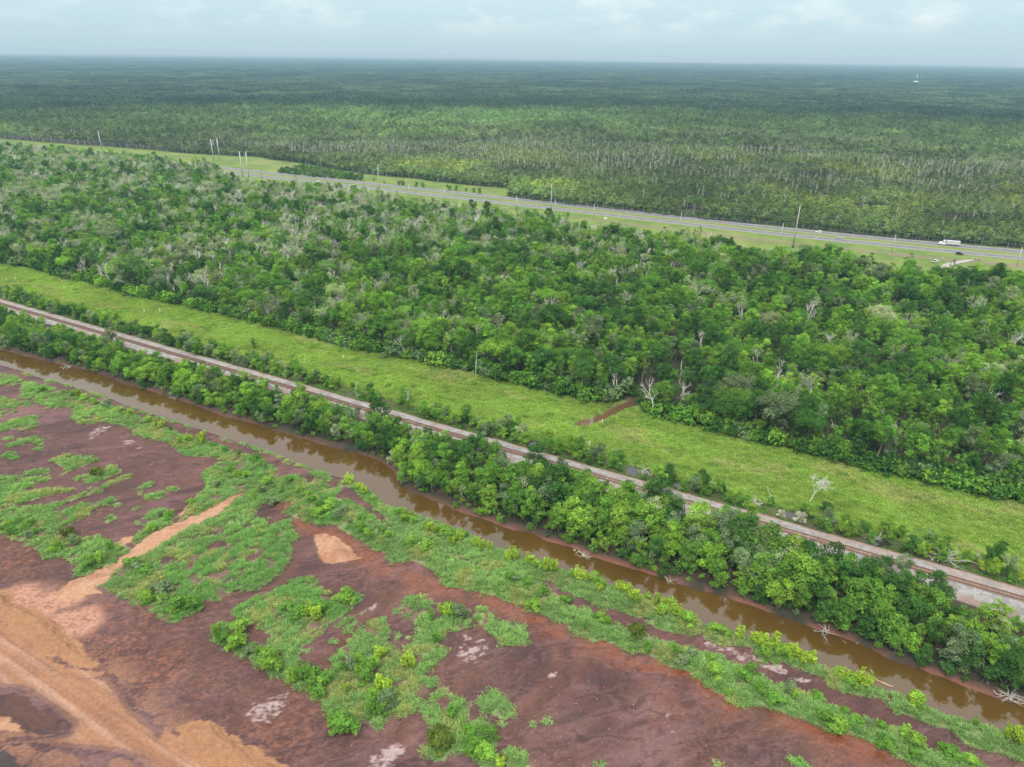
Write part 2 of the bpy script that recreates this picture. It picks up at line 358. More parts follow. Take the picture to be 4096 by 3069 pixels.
PALE = [SAND_ROAD, G('a1', [(905, 1580), (1000, 1500), (1070, 1490), (1070, 1530), (980, 1580)]), G('a1', [(1430, 1330), (1510, 1260), (1490, 1310)]), G('a6', [(40, 1110), (90, 1095), (85, 1110), (50, 1120)]),
        np.concatenate([G('a6', [(520, 1480), (620, 1470), (720, 1510), (800, 1580), (850, 1640)]), G('a3', [(860, 60), (640, 110), (560, 100), (530, 50)])]),
        G('a2', [(0, 1270), (80, 1290), (160, 1330), (160, 1385), (30, 1370), (-200, 1350), (-200, 1230)])]
PILES = [G('a2', [(-300, 250), (0, 310), (90, 320), (120, 420), (230, 440), (340, 500), (480, 570), (490, 620), (590, 700), (620, 760), (700, 830), (800, 850), (760, 890), (660, 900), (560, 880), (430, 820), (330, 790), (200, 680), (100, 580), (0, 510), (-300, 330)]),
         np.concatenate([G('a2', [(1340, 1420), (1370, 1360), (1460, 1310), (1560, 1320), (1640, 1300), (1720, 1350), (1740, 1400), (1790, 1420), (1860, 1460), (1950, 1510), (1990, 1560)]), G('a3', [(60, 1540), (180, 1580), (300, 1657), (500, 1800)]), G('a2', [(1900, 1800), (1600, 1700), (1450, 1560), (1380, 1480)])])]
HAUL = G('a2', [(-300, 330), (0, 520), (100, 590), (330, 790), (430, 870), (700, 920), (860, 950), (960, 1080), (1050, 1200), (1150, 1280), (1330, 1420), (1400, 1500), (1560, 1657), (1800, 1850), (1300, 1850), (1060, 1657), (1000, 1620), (870, 1580), (700, 1560), (450, 1540), (250, 1500), (0, 1520), (-300, 1500), (-300, 1430), (0, 1450), (100, 1430), (300, 1420), (500, 1380), (520, 1350), (430, 1290), (350, 1230), (250, 1150), (120, 1080), (0, 1080), (-300, 1000)])
WEDGE = G('a2', [(-300, 1020), (0, 1090), (120, 1090), (250, 1160), (350, 1240), (440, 1300), (530, 1355), (460, 1390), (250, 1400), (160, 1390), (150, 1340), (0, 1280), (-300, 1200)])
DARKS = [G('a2', [(-300, 1500), (0, 1540), (100, 1580), (200, 1650), (100, 1800), (-300, 1800)])]
SALT = [G('a3', [(1580, 800), (1640, 640), (1720, 680), (1850, 710), (1800, 800), (1710, 880), (1620, 840)]), np.concatenate([G('a2', [(1880, 1280), (2000, 1150)]), G('a3', [(0, 1210), (150, 1130), (300, 1080), (240, 1180), (200, 1280), (150, 1330), (0, 1320)])]),
        G('a1', [(710, 660), (800, 610), (900, 610), (800, 680), (730, 720)]), G('a1', [(980, 740), (1080, 720), (1080, 750), (990, 755)]), G('a1', [(1060, 770), (1130, 780), (1080, 795)]), G('a3', [(900, 1640), (1000, 1520), (1100, 1470), (1170, 1480), (1130, 1600), (1060, 1680), (900, 1700)]),
        G('a4', [(1530, 680), (1700, 720), (1850, 760), (2000, 830), (2097, 880), (1900, 840), (1700, 770)]), G('a5', [(30, 870), (200, 880), (400, 960), (480, 1000), (380, 1000), (200, 930)]), G('a4', [(1250, 1240), (1350, 1270), (1330, 1400), (1280, 1350)]), G('a2', [(1480, 640), (1520, 600), (1570, 590), (1550, 640), (1490, 655)]),
        G('a4', [(380, 890), (430, 890), (440, 960), (400, 1000)]), G('a3', [(880, 450), (960, 390), (980, 390), (920, 460), (890, 480)])]
CHANNEL_MAIN = np.concatenate([G('a6', [(290, 1270), (430, 1410), (560, 1450), (700, 1490), (830, 1570)]), G('a3', [(870, 20), (960, 100), (1100, 190), (1200, 230), (1350, 280), (1500, 300), (1650, 320), (1780, 340), (1900, 420), (2020, 490)]),
    G('a4', [(0, 440), (100, 490), (250, 530), (400, 610), (520, 680), (640, 715), (760, 725), (850, 780), (950, 870), (1100, 885), (1280, 900), (1400, 920), (1500, 980), (1640, 1100), (1750, 1170), (1900, 1215), (2050, 1220)]), G('a5', [(150, 1235), (350, 1320), (560, 1390), (760, 1460), (950, 1550), (1100, 1630), (1400, 1780)])])
CHANNELS = [G('a3', [(1120, 220), (1080, 330), (1000, 450), (900, 560), (800, 660), (680, 760), (540, 850), (470, 890)]), G('a3', [(1660, 330), (1690, 450), (1700, 600)]), G('a3', [(1700, 880), (1560, 980), (1400, 1080), (1280, 1150), (1250, 1230), (1130, 1420)]),
    G('a4', [(500, 1010), (380, 1100), (250, 1220), (120, 1390), (20, 1470), (-60, 1560)]), G('a4', [(1500, 1680), (1620, 1450), (1680, 1380), (1900, 1300), (2000, 1230)]), G('a4', [(520, 700), (520, 850), (500, 1010)]), np.concatenate([G('a6', [(340, 1300), (180, 1440)]), G('a3', [(330, 100), (200, 230), (0, 330)]), G('a2', [(1780, 420), (1580, 440), (1480, 560), (1300, 760)])]),
    G('a2', [(1740, 520), (1850, 560), (1930, 640), (2010, 700), (1960, 780)]), G('a6', [(620, 1100), (640, 1050), (690, 1010)])]

# meadow, creek, forest edge
forest_edge = G('p', [(-600, 905), (0, 1050), (124, 1077), (249, 1112), (398, 1142), (497, 1172), (622, 1202), (746, 1226), (870, 1256), (995, 1286), (1124, 1316), (1249, 1351), (1423, 1396), (1617, 1430), (1747, 1460), (1896, 1495), (2000, 1527), (2100, 1549), (2224, 1574), (2388, 1614), (2500, 1600), (2553, 1619), (2573, 1654), (2647, 1679), (2797, 1704), (2946, 1749), (3100, 1783), (3199, 1808), (3349, 1848), (3498, 1888), (3647, 1913), (3846, 1963), (3996, 1998), (4096, 2017), (4600, 2130)])
_fs, _ft = st(forest_edge)
f_edge = lambda s: np.interp(s, _fs, _ft)
forest_far_px = np.array([(-600, 520), (0, 578), (124, 590), (249, 600), (497, 624), (622, 647), (746, 672), (845, 676), (920, 700), (1019, 729), (1149, 729), (1298, 734), (1398, 749), (1497, 764), (1622, 789), (1746, 804), (1870, 824), (1970, 839), (2100, 849), (2249, 859), (2348, 893), (2597, 918), (2746, 928), (2820, 930), (2895, 958), (2995, 978), (3149, 1000), (3248, 991), (3347, 1000), (3426, 1046), (3570, 1081), (3644, 1061), (3743, 1066), (3842, 1076), (3917, 1065), (3991, 1091), (4096, 1096), (4700, 1150)], float)
forest_far = np.array([ground_at(a, b, (9.0 if a < 520 else 4.0) if a < 900 else 11.0) for a, b in forest_far_px])
_gs, _gt = st(forest_far)
f_far = lambda s: np.interp(s, _gs, _gt)
CREEK = G('a7', [(700, 612), (880, 537), (1010, 472), (1120, 425), (1200, 360), (1480, 270), (1440, 255), (1150, 355), (1010, 428), (900, 473), (830, 518), (640, 583), (600, 610)], -0.5)
PONDS = [G('a7', [(240, 745), (290, 725), (330, 745), (320, 790), (270, 800)]), G('a7', [(1020, 920), (1090, 930), (1110, 975), (1080, 1000), (1020, 985)]), G('a7', [(1140, 965), (1190, 950), (1215, 985), (1190, 1010), (1150, 995)]), G('a7', [(1390, 1070), (1450, 1060), (1470, 1100), (1420, 1110)]),
         G('a8', [(0, 1230), (60, 1200), (80, 1240), (30, 1270)]), G('a8', [(260, 1295), (350, 1285), (350, 1330), (280, 1335)]), G('a8', [(950, 1500), (1040, 1490), (1140, 1550), (1100, 1575), (1010, 1560)])]

# highway centre lines
hw_low = G('p', [(-900, 500), (0, 596), (500, 648), (920, 694), (1100, 713), (1547, 762), (2100, 823), (3000, 927), (3500, 979), (4096, 1037), (4800, 1103)])
hw_up = G('p', [(-900, 486), (0, 580), (500, 631), (875, 673), (1100, 697), (1547, 744), (2100, 803), (3000, 906), (3500, 956), (4096, 1012), (4800, 1074)])
far_edge = np.concatenate([G('b1', [(-900, 760), (0, 815), (400, 850), (800, 875), (1200, 905), (1500, 935)]), G('c3', [(400, 345), (600, 350), (800, 385), (1050, 415)]), G('b6', [(570, 140), (900, 195), (1300, 230), (1800, 290), (2120, 310)]), G('b7', [(60, 375), (130, 390), (600, 450), (1000, 490), (1500, 550), (2212, 610)]), G('b8', [(1000, 700), (2212, 800), (3400, 900)])])
_hs, _ht = st(hw_up)
_ks, _kt = st(hw_low)
_es, _et = st(far_edge)
_o = np.argsort(_es); _es, _et = _es[_o], _et[_o]
h_up = lambda s: np.interp(s, _hs, _ht)
h_low = lambda s: np.interp(s, _ks, _kt)
e_far = lambda s: np.interp(s, _es, _et)


def grass_mask(x, y, rough=True):
    """Where the tall grass of the mud flats and of the berm grows."""
    if rough:
        wx = x + 0.75 * (fbm(x, y, 3.0, 3, 21) - 0.5) * 2
        wy = y + 0.75 * (fbm(x, y, 3.0, 3, 33) - 0.5) * 2
    else:
        wx, wy = x, y
    m = in_poly(wx, wy, BERM)
    for p in PATCH:
        m |= in_poly(wx, wy, p)
    for p in HOLES:
        m &= ~in_poly(wx, wy, p)
    m &= ~in_poly(x, y, SAND_ROAD)
    s, t = st(np.stack([x, y], -1))
    m &= t < c_low(s) - 0.2
    return m

# ------------------------------------------------------------------ object helpers
def mat(name):
    m = bpy.data.materials.new(name)
    m.use_nodes = True
    n = m.node_tree
    b = n.nodes['Principled BSDF']
    return m, n, b


def simple(name, rgb, rough=0.7, metal=0.0, var=0.12, scale=1.5):
    """A plain surface with fine procedural tone variation."""
    m, n, b = mat(name)
    tcn = n.nodes.new('ShaderNodeTexCoord')
    nz_ = n.nodes.new('ShaderNodeTexNoise')
    nz_.inputs['Scale'].default_value = scale
    nz_.inputs['Detail'].default_value = 4
    n.links.new(tcn.outputs['Object'], nz_.inputs['Vector'])
    mr = n.nodes.new('ShaderNodeMapRange')
    mr.inputs['To Min'].default_value = 1 - var
    mr.inputs['To Max'].default_value = 1 + var
    n.links.new(nz_.outputs['Fac'], mr.inputs['Value'])
    v = n.nodes.new('ShaderNodeVectorMath')
    v.operation = 'SCALE'
    v.inputs[0].default_value = tuple(rgb)
    n.links.new(mr.outputs[0], v.inputs['Scale'])
    n.links.new(v.outputs[0], b.inputs['Base Color'])
    b.inputs['Roughness'].default_value = rough
    b.inputs['Metallic'].default_value = metal
    return m


def mesh_of(name, verts, faces, mats, midx=None, smooth=False):
    me = bpy.data.meshes.new(name)
    me.from_pydata([tuple(map(float, v)) for v in verts], [], [tuple(map(int, f)) for f in faces])
    for m in (mats if isinstance(mats, (list, tuple)) else [mats]):
        me.materials.append(m)
    if midx is not None:
        me.polygons.foreach_set('material_index', np.asarray(midx, np.int32))
    if smooth:
        me.polygons.foreach_set('use_smooth', np.ones(len(me.polygons), bool))
    me.update()
    return me


def put(name, me, parent=None, loc=None, rz=None):
    o = bpy.data.objects.new(name, me)
    COL.objects.link(o)
    if parent is not None:
        o.parent = parent
    if loc is not None:
        o.location = tuple(map(float, loc))
    if rz is not None:
        o.rotation_euler = (0, 0, float(rz))
    return o


def tag(o, label=None, cat=None, group=None, kind=None):
    if label:
        o['label'] = label
    if cat:
        o['category'] = cat
    if group:
        o['group'] = group
    if kind:
        o['kind'] = kind
    return o


class MB:
    """Collects boxes, tubes and plates into one mesh."""

    def __init__(self):
        self.v, self.f = [], []

    def add(self, vs_, fs):
        k = len(self.v)
        self.v += [tuple(map(float, q)) for q in vs_]
        self.f += [tuple(i + k for i in f) for f in fs]
        return self

    def box(self, c, size, rz=0.0, taper=1.0):
        cx, cy, cz = c
        a, b, h = size[0] / 2, size[1] / 2, size[2] / 2
        cs, sn = math.cos(rz), math.sin(rz)
        vs_ = []
        for z, k in ((-h, 1.0), (h, taper)):
            for x, y in ((-a, -b), (a, -b), (a, b), (-a, b)):
                x, y = x * k, y * k
                vs_.append((cx + x * cs - y * sn, cy + x * sn + y * cs, cz + z))
        return self.add(vs_, [(3, 2, 1, 0), (4, 5, 6, 7), (0, 1, 5, 4), (1, 2, 6, 5), (2, 3, 7, 6), (3, 0, 4, 7)])

    def tube(self, p0, p1, r0, r1=None, n=6, cap=True):
        r1 = r0 if r1 is None else r1
        p0, p1 = Vector(p0), Vector(p1)
        ax = (p1 - p0).normalized()
        u = ax.orthogonal().normalized()
        w = ax.cross(u)
        vs_ = []
        for p, r in ((p0, r0), (p1, r1)):
            for i in range(n):
                a = 2 * math.pi * i / n
                vs_.append(p + u * (math.cos(a) * r) + w * (math.sin(a) * r))
        fs = [(i, (i + 1) % n, n + (i + 1) % n, n + i) for i in range(n)]
        if cap:
            fs += [tuple(range(n - 1, -1, -1)), tuple(range(n, 2 * n))]
        return self.add(vs_, fs)

    def path(self, pts, r, n=5):
        for a, b in zip(pts[:-1], pts[1:]):
            self.tube(a, b, r, r, n, False)
        return self

    def profile(self, pts, width, y0=0.0, inset=None):
        """Side outline (x,z) extruded across y; inset narrows points higher up."""
        n = len(pts)
        vs_ = []
        for sgn in (-1, 1):
            for i, (x, z) in enumerate(pts):
                k = 1.0 if inset is None else inset[i]
                vs_.append((x, y0 + sgn * width / 2 * k, z))
        fs = [tuple(range(n - 1, -1, -1)), tuple(range(n, 2 * n))]
        fs += [(i, (i + 1) % n, n + (i + 1) % n, n + i) for i in range(n)]
        return self.add(vs_, fs)

    def mesh(self, name, m, smooth=False):
        return mesh_of(name, self.v, self.f, m, None, smooth)

    def put(self, name, m, parent=None, loc=None, rz=None, smooth=False):
        return put(name, self.mesh(name, m, smooth), parent, loc, rz)


def empty(name, loc=(0, 0, 0), rz=0.0):
    o = bpy.data.objects.new(name, None)
    o.empty_display_size = 0.5
    COL.objects.link(o)
    o.location = tuple(map(float, loc))
    o.rotation_euler = (0, 0, float(rz))
    return o


# ------------------------------------------------------------------ the ground sheet
def axis(fine_lo, fine_hi, step, segs_lo, segs_hi, far=24000.0, ratio=1.22):
    a = list(np.arange(fine_lo, fine_hi + step / 2, step))
    cur = a[-1]
    for lim, stp in segs_hi:
        while cur < lim:
            cur += stp
            a.append(cur)
    d = segs_hi[-1][1] if segs_hi else step
    while cur < far:
        d *= ratio
        cur += d
        a.append(cur)
    b = []
    cur = a[0]
    for lim, stp in segs_lo:
        while cur > lim:
            cur -= stp
            b.append(cur)
    d = segs_lo[-1][1] if segs_lo else step
    while cur > -far:
        d *= ratio
        cur -= d
        b.append(cur)
    return np.array(b[::-1] + a)


SA = axis(-150, 62, 0.42, [(-240, 0.6), (-480, 1.1), (-760, 4)], [(120, 1.2), (320, 4)])
TA = axis(34, 200, 0.42, [(10, 2)], [(246, 1.0), (560, 6), (640, 2)])
SS, TT = np.meshgrid(SA, TA, indexing='ij')
PX = SS * DIR[0] + TT * NOR[0]
PY = SS * DIR[1] + TT * NOR[1]
shape = SS.shape
x, y, s, t = PX.ravel(), PY.ravel(), SS.ravel(), TT.ravel()
near = (t < 250) & (s > -900) & (s < 400)
ix = np.where(near)[0]
xn, yn, sn_, tn = x[ix], y[ix], s[ix], t[ix]

z = np.zeros(x.shape)
col = np.zeros((x.size, 3))
rgh = np.full(x.size, 0.9)


def mixc(c, m, rgb):
    m = np.clip(m, 0, 1)[:, None]
    return c * (1 - m) + np.asarray(rgb) * m


# --- near ground: mud flats, canal, railway, meadow
n1 = fbm(xn, yn, 28, 5, 1)
n2 = fbm(xn, yn, 6, 4, 2)
n3 = fbm(xn, yn, 1.6, 3, 3)
# run-off streaks, drawn out along the slope of the flats
ka = math.radians(24)
ua = xn * math.cos(ka) + yn * math.sin(ka)
va = -xn * math.sin(ka) + yn * math.cos(ka)
warp = 6 * (fbm(xn, yn, 22, 3, 8) - 0.5)
streak = fbm(ua * 0.10 + 50, va * 0.75 + warp, 2.2, 4, 4)
MUD = lin(92, 61, 59)
MUD_D = lin(60, 42, 43)
MUD_P = lin(124, 91, 90)
MUD_O = lin(132, 80, 58)
c = np.tile(MUD, (xn.size, 1))
c = mixc(c, 0.9 * sstep(0.50, 0.70, n1), MUD_P)
c = mixc(c, 0.8 * sstep(0.52, 0.70, streak), MUD_D)
c = mixc(c, 0.5 * sstep(0.55, 0.72, 1 - streak), MUD_P)
c = mixc(c, 0.55 * sstep(0.55, 0.75, fbm(xn, yn, 14, 4, 9)), MUD_D)
rust = np.zeros(xn.size)
for cx, cy, r, k in [('a4', (620, 760), 9, 1), ('a4', (1300, 1090), 12, 1), ('a5', (700, 1530), 13, .9), ('a1', (1450, 900), 12, .5), ('a2', (900, 750), 14, .45), ('a3', (1000, 180), 7, .6), ('a2', (300, 100), 10, .35)]:
    g = G(cx, cy)
    rust = np.maximum(rust, k * np.exp(-((xn - g[0]) ** 2 + (yn - g[1]) ** 2) / (r * r)))
c = mixc(c, 0.62 * rust * sstep(0.30, 0.62, 0.5 * n2 + 0.5 * streak), MUD_O)
gry = np.zeros(xn.size)
for cx, cy, r in [('a4', (800, 1050), 9), ('a4', (200, 850), 8), ('a4', (1750, 1500), 9), ('a2', (1000, 520), 7), ('a2', (1500, 700), 7), ('a2', (1150, 1250), 7), ('a5', (100, 1480), 9), ('a2', (200, 170), 9)]:
    g = G(cx, cy)
    gry = np.maximum(gry, np.exp(-((xn - g[0]) ** 2 + (yn - g[1]) ** 2) / (r * r)))
c = mixc(c, 0.85 * gry * sstep(0.3, 0.6, n2), lin(94, 76, 76))
dkm = np.zeros(xn.size)
for cx, cy, r, k in [('a2', (150, 130), 11, .8), ('a2', (420, 180), 8, .8), ('a3', (700, 330), 9, .9), ('a3', (350, 180), 8, .9), ('a6', (150, 1300), 8, .9), ('a2', (1250, 560), 7, .9), ('a2', (1550, 740), 8, .9), ('a2', (1500, 1180), 9, .7), ('a3', (700, 1480), 11, .6), ('a3', (1500, 700), 8, .7), ('a4', (250, 830), 9, .9), ('a4', (800, 1030), 10, .8), ('a4', (1800, 1450), 11, .8), ('a5', (120, 1500), 9, .8), ('a1', (350, 700), 22, .7), ('a1', (1150, 900), 20, .6), ('a1', (700, 1250), 20, .6), ('a1', (60, 330), 14, .7), ('a5', (1400, 1450), 12, .6), ('a3', (1700, 420), 6, .9)]:
    g = G(cx, cy)
    dkm = np.maximum(dkm, k * np.exp(-((xn - g[0]) ** 2 + (yn - g[1]) ** 2) / (r * r)))
c = mixc(c, .8 * sstep(.2, .8, dkm + .9 * (n2 - .5)), MUD_D * np.array([1.12, 1.0, .98]))
hz_ = 0.6 * (n1 - 0.5) + 0.5 * (n2 - 0.5) + 0.16 * (n3 - 0.5) + 0.45 * (streak - 0.5)
gm = grass_mask(xn, yn)
dm = poly_dist(xn, yn, CHANNEL_MAIN, False, 9)
wig = 1.0 + 1.2 * (fbm(xn, yn, 9, 3, 14) - 0.5)
mm = np.exp(-(dm / (1.9 * wig)) ** 2)
c = mixc(c, 0.5 * np.exp(-(dm / (3.0 * wig)) ** 2) * sstep(0.3, 0.55, n2 + 0.15), lin(150, 86, 50))
c = mixc(c, sstep(0.75, 0.95, mm), lin(122, 64, 34))
hz_ -= 0.35 * mm
rg = np.full(xn.size, 0.82) - 0.5 * sstep(0.80, 0.97, mm)
dch = np.full(xn.size, 9.0)
for ch in CHANNELS:
    dch = np.minimum(dch, poly_dist(xn, yn, ch, False, 9))
mm2 = np.exp(-(dch / (1.1 * wig)) ** 2)
c = mixc(c, 0.7 * np.exp(-(dch / (2.6 * wig)) ** 2), lin(112, 72, 56))
c = mixc(c, 0.75 * mm2, lin(76, 52, 47))
hz_ -= 0.28 * mm2
# fine rills leaving the channels
rill = np.abs(fbm(xn, yn, 4.5, 4, 40) - 0.5)
c = mixc(c, 0.5 * np.exp(-(np.minimum(dm, dch) / 7) ** 2) * (1 - sstep(0.0, 0.022, rill)), MUD_D)
wxn = xn + 1.3 * (fbm(xn, yn, 2.0, 3, 51) - 0.5) * 2
wyn = yn + 1.3 * (fbm(xn, yn, 2.0, 3, 53) - 0.5) * 2
# braided run-off lines all over the flats
w1_, w2_ = 5 * (fbm(xn, yn, 12, 3, 45) - .5), 5 * (fbm(xn, yn, 12, 3, 47) - .5)
rl = np.abs(fbm(ua * .38 + w1_, va + w2_, 5.5, 4, 41) - .5)
line = 1 - sstep(0.0, 0.024, rl)
rl2 = np.abs(fbm(ua * .6 + w2_, va * 1.1 - w1_, 2.3, 3, 49) - .5)
fan = sstep(.42, .58, fbm(xn, yn, 17, 3, 52))
line = np.maximum(line, (1 - sstep(0., .03, rl2)) * fan)
c = mixc(c, 0.62 * line, MUD_D)
c = mixc(c, .4 * fan * (1 - sstep(0., .035, np.abs(rl2 - .075))), lin(140, 100, 88))
c = mixc(c, 0.45 * (1 - sstep(0.0, .03, np.abs(rl - .055))), MUD_P)
hz_ -= 0.14 * line
c = mixc(c, 0.5 * sstep(.56, .74, fbm(ua * .5, va, 2.4, 3, 43)), lin(84, 52, 47))
# rust-speckled coarse waste and pinkish dust below the sand road
gr_ = np.zeros(xn.size)
for cx, cy, r, k in [('a2', (900, 650), 11, 1.0), ('a2', (1250, 930), 9, .9), ('a2', (700, 480), 7, .7), ('a3', (250, 1330), 10, .8), ('a2', (150, 60), 12, .8), ('a2', (1600, 1000), 8, .6)]:
    g = G(cx, cy)
    gr_ = np.maximum(gr_, k * np.exp(-((xn - g[0]) ** 2 + (yn - g[1]) ** 2) / (r * r)))
c = mixc(c, .55 * gr_, lin(96, 58, 46))
spk = .45 * np.random.default_rng(8).random(xn.size) + .55 * fbm(ua + 3 * n2, va - 2 * n1, 1.1, 2, 65)
c = mixc(c, gr_ * .6 * sstep(.56, .70, spk), lin(168, 108, 80))
c = mixc(c, gr_ * .5 * sstep(.56, .70, 1 - spk), lin(62, 40, 36))
dust = np.zeros(xn.size)
for cx, cy, r in [('a2', (300, 430), 8), ('a2', (500, 360), 6), ('a2', (150, 380), 7), ('a2', (600, 560), 6), ('a2', (430, 560), 6)]:
    g = G(cx, cy)
    dust = np.maximum(dust, np.exp(-((xn - g[0]) ** 2 + (yn - g[1]) ** 2) / (r * r)))
c = mixc(c, .95 * sstep(.25, .75, dust + .5 * (n2 - .5)), mixc(np.tile(lin(190, 142, 118), (xn.size, 1)), sstep(.5, .7, spk), lin(152, 104, 86)))
salt = np.zeros(xn.size)
for p in SALT:
    salt = np.maximum(salt, in_poly(wxn, wyn, p).astype(float) * sstep(0.40, 0.56, 0.5 * n3 + 0.5 * fbm(ua * 0.4, va * 1.4, 1.2, 3, 57)))
c = mixc(c, 0.95 * salt * sstep(.36, .52, spk), lin(178, 158, 156))
# haul road and dumped fill
wide = in_poly(wxn, wyn, HAUL)
trk = fbm(ua * 0.02, va * 1.0, 1.0, 3, 60)
_k0, _k1 = G('a2', (0, 700)), G('a2', (1300, 1600))
kb = math.atan2(_k1[1] - _k0[1], _k1[0] - _k0[0])
ub = xn * math.cos(kb) + yn * math.sin(kb)
vb = -xn * math.sin(kb) + yn * math.cos(kb)
trk = .55 * fbm(ub * 0.03, vb * 0.6 + 0.2 * warp, 1.6, 3, 61) + .45 * fbm(ub * .015, vb * 1.4 + .15 * warp, 1.0, 3, 62)
FILL = lin(164, 118, 86)
cf = np.tile(FILL, (xn.size, 1))
cf = mixc(cf, 0.85 * sstep(0.50, 0.62, trk), lin(180, 142, 118))
cf = mixc(cf, 0.4 * sstep(0.52, 0.64, 1 - trk), lin(130, 88, 66))
cf = mixc(cf, 0.25 * sstep(0.5, 0.7, n2), lin(124, 84, 66))
hm = poly_dist(xn, yn, HAUL, True, 6)
pdist = np.minimum(poly_dist(xn, yn, PILES[0], True, 6), poly_dist(xn, yn, PILES[1], True, 6))
soft = np.where(wide, np.maximum(sstep(0, 2.6, hm + 1.6 * (n2 - .5)), 1 - sstep(1.5, 3.5, pdist)), 0.0)
c = c * (1 - soft[:, None]) + cf * soft[:, None]
hz_ = np.where(wide, hz_ * 0.35 + 0.18 * (trk - 0.5), hz_)
halo = np.where(wide, 0, np.exp(-(hm / 4.5) ** 2)) * sstep(0.3, 0.6, .6 * n2 + .4 * spk)
c = mixc(c, 0.75 * halo, lin(152, 108, 84))
inw = in_poly(wxn, wyn, WEDGE)
c = np.where(inw[:, None], mixc(np.tile(lin(92, 62, 54), (xn.size, 1)), sstep(.4, .65, n2), lin(74, 58, 56)), c)
hz_ = np.where(inw, hz_ - 0.7 * sstep(0, 1.5, poly_dist(xn, yn, WEDGE, True, 6)), hz_)
for p in DARKS:
    c = np.where(in_poly(wxn, wyn, p)[:, None], lin(66, 56, 55) * (0.7 + 0.6 * n2[:, None]), c)
for k, p in enumerate(PILES):
    ins = in_poly(wxn, wyn, p)
    dd = poly_dist(xn, yn, p, True, 7)
    lob = fbm(xn, yn, 5.0, 2, 70 + k)
    lob = lob - .30 * (1 - sstep(0, .07, np.abs(fbm(xn, yn, 4.2, 2, 76 + k) - .5)))
    hh = sstep(0.0, 2.6, dd + 1.0 * (lob - 0.5)) * (1.25 + 1.5 * (lob - 0.35))
    hz_ = np.where(ins, hz_ * 0.3 + hh, hz_)
    c = np.where(ins[:, None], mixc(np.tile(lin(164, 119, 84), (xn.size, 1)), 0.3 * sstep(.5, .8, n2), lin(152, 108, 76)), c)
for k, p in enumerate(PALE):
    ins = in_poly(wxn * 0.5 + xn * 0.5, wyn * 0.5 + yn * 0.5, p)
    cp_ = mixc(np.tile(lin(184, 140, 108), (xn.size, 1)), 0.7 * sstep(.42, .68, streak), lin(160, 112, 84))
    cp_ = mixc(cp_, 0.5 * sstep(.5, .75, n3), lin(196, 158, 128))
    c = np.where(ins[:, None], cp_, c)
    if k == 4:
        gul = 1 - sstep(0, .05, np.abs(fbm(ua * .9 + 2 * n2, va * .35, 2.6, 3, 66) - .5))
        hz_ = np.where(ins, hz_ + 0.9 * sstep(0, 3.0, poly_dist(xn, yn, p, True, 6)) - .25 * gul, hz_)
        c = np.where(ins[:, None], mixc(c, .6 * gul, lin(170, 118, 88)), c)
# grass floor
GF = lin(128, 150, 94)
thin = (sstep(.56, .64, fbm(xn, yn, 2.4, 3, 175)) * np.where(in_poly(xn, yn, BERM), .3, 1.0))[:, None]
c = np.where(gm[:, None], mixc(np.tile(GF, (xn.size, 1)), sstep(.4, .7, n2), lin(132, 150, 96)) * (1 - thin) + (.7 * c + .3 * lin(140, 130, 96)) * thin, c)
hz_ = hz_ + np.where(gm, 0.12, 0)
inberm = in_poly(xn, yn, BERM) & ~in_poly(xn, yn, MUD_STRIP)
bd = np.minimum(poly_dist(xn, yn, BERM, True, 5), poly_dist(xn, yn, MUD_STRIP, True, 5))
hz_ = hz_ + np.where(inberm, 0.55 * sstep(0, 3.5, bd), 0)

# canal bed and banks
tl, tu = c_low(sn_), c_up(sn_)
wob = 0.9 * (fbm(xn, yn, 4, 3, 80) - 0.5)
dl, du = tn - tl + wob, tu - tn + wob
inside = np.minimum(dl, du)
bank = np.where(inside > 0, WATER_Z - 1.6 * sstep(0, 3.0, inside), WATER_Z * (1 - sstep(0.0, 2.1, -inside)))
isb = inside > -2.1
hz_ = np.where(isb, bank + np.where(inside > 0, 0, hz_ * sstep(0.4, 2.1, -inside)), hz_)
wetbank = sstep(-2.4, -0.3, inside)
c = np.where((tn < tl + 3)[:, None] & ~gm[:, None], mixc(c, 0.55 * wetbank, lin(72, 46, 40)), c)
far_side = tn > (tl + tu) / 2
# beyond the canal: leaf litter under the trees
LIT = mixc(np.tile(lin(52, 50, 34), (xn.size, 1)), sstep(.4, .65, n2), lin(78, 62, 50))
LIT = mixc(LIT, 0.6 * sstep(.5, .7, n3), lin(44, 52, 28))
redbank = np.exp(-((-inside - 0.3) / .9) ** 2) * sstep(.30, .5, fbm(xn, yn, 9, 3, 83)) * (.35 + .65 * sstep(-130, -60, sn_))
LIT = mixc(LIT, 0.9 * redbank, lin(134, 86, 72))
c = np.where(far_side[:, None], LIT, c)
hz_ = np.where(far_side & ~isb, 0.25 * (n2 - 0.5) + 0.2 * (n1 - 0.5), hz_)
# railway bed
GRV = mixc(np.tile(lin(163, 160, 157), (xn.size, 1)), sstep(.42, .62, n3), lin(140, 136, 133))
GRV = mixc(GRV, 0.6 * sstep(.5, .66, n2), lin(164, 148, 136))
e_lo = GRAV_LO - 1.6 * sstep(-25, 5, sn_) + 1.9 * sstep(120, 210, -sn_) + 2.4 * (fbm(xn, yn, 7, 3, 90) - 0.5)
e_hi = GRAV_HI + 1.2 * (fbm(xn, yn, 6, 3, 92) - 0.5)
gmask = np.minimum(sstep(-0.5, 0.5, tn - e_lo), sstep(-0.5, 0.5, e_hi - tn))
PNK = lin(170, 142, 124)
GRV = mixc(GRV, sstep(-1.5, 0.2, tn - e_hi), PNK)
GRV = mixc(GRV, 0.8 * sstep(-3.0, -0.4, e_lo + 1.6 - tn) * sstep(.4, .6, n2), lin(146, 122, 112))
trackb = np.exp(-(np.abs(tn - RAIL_T) / 1.05) ** 4)
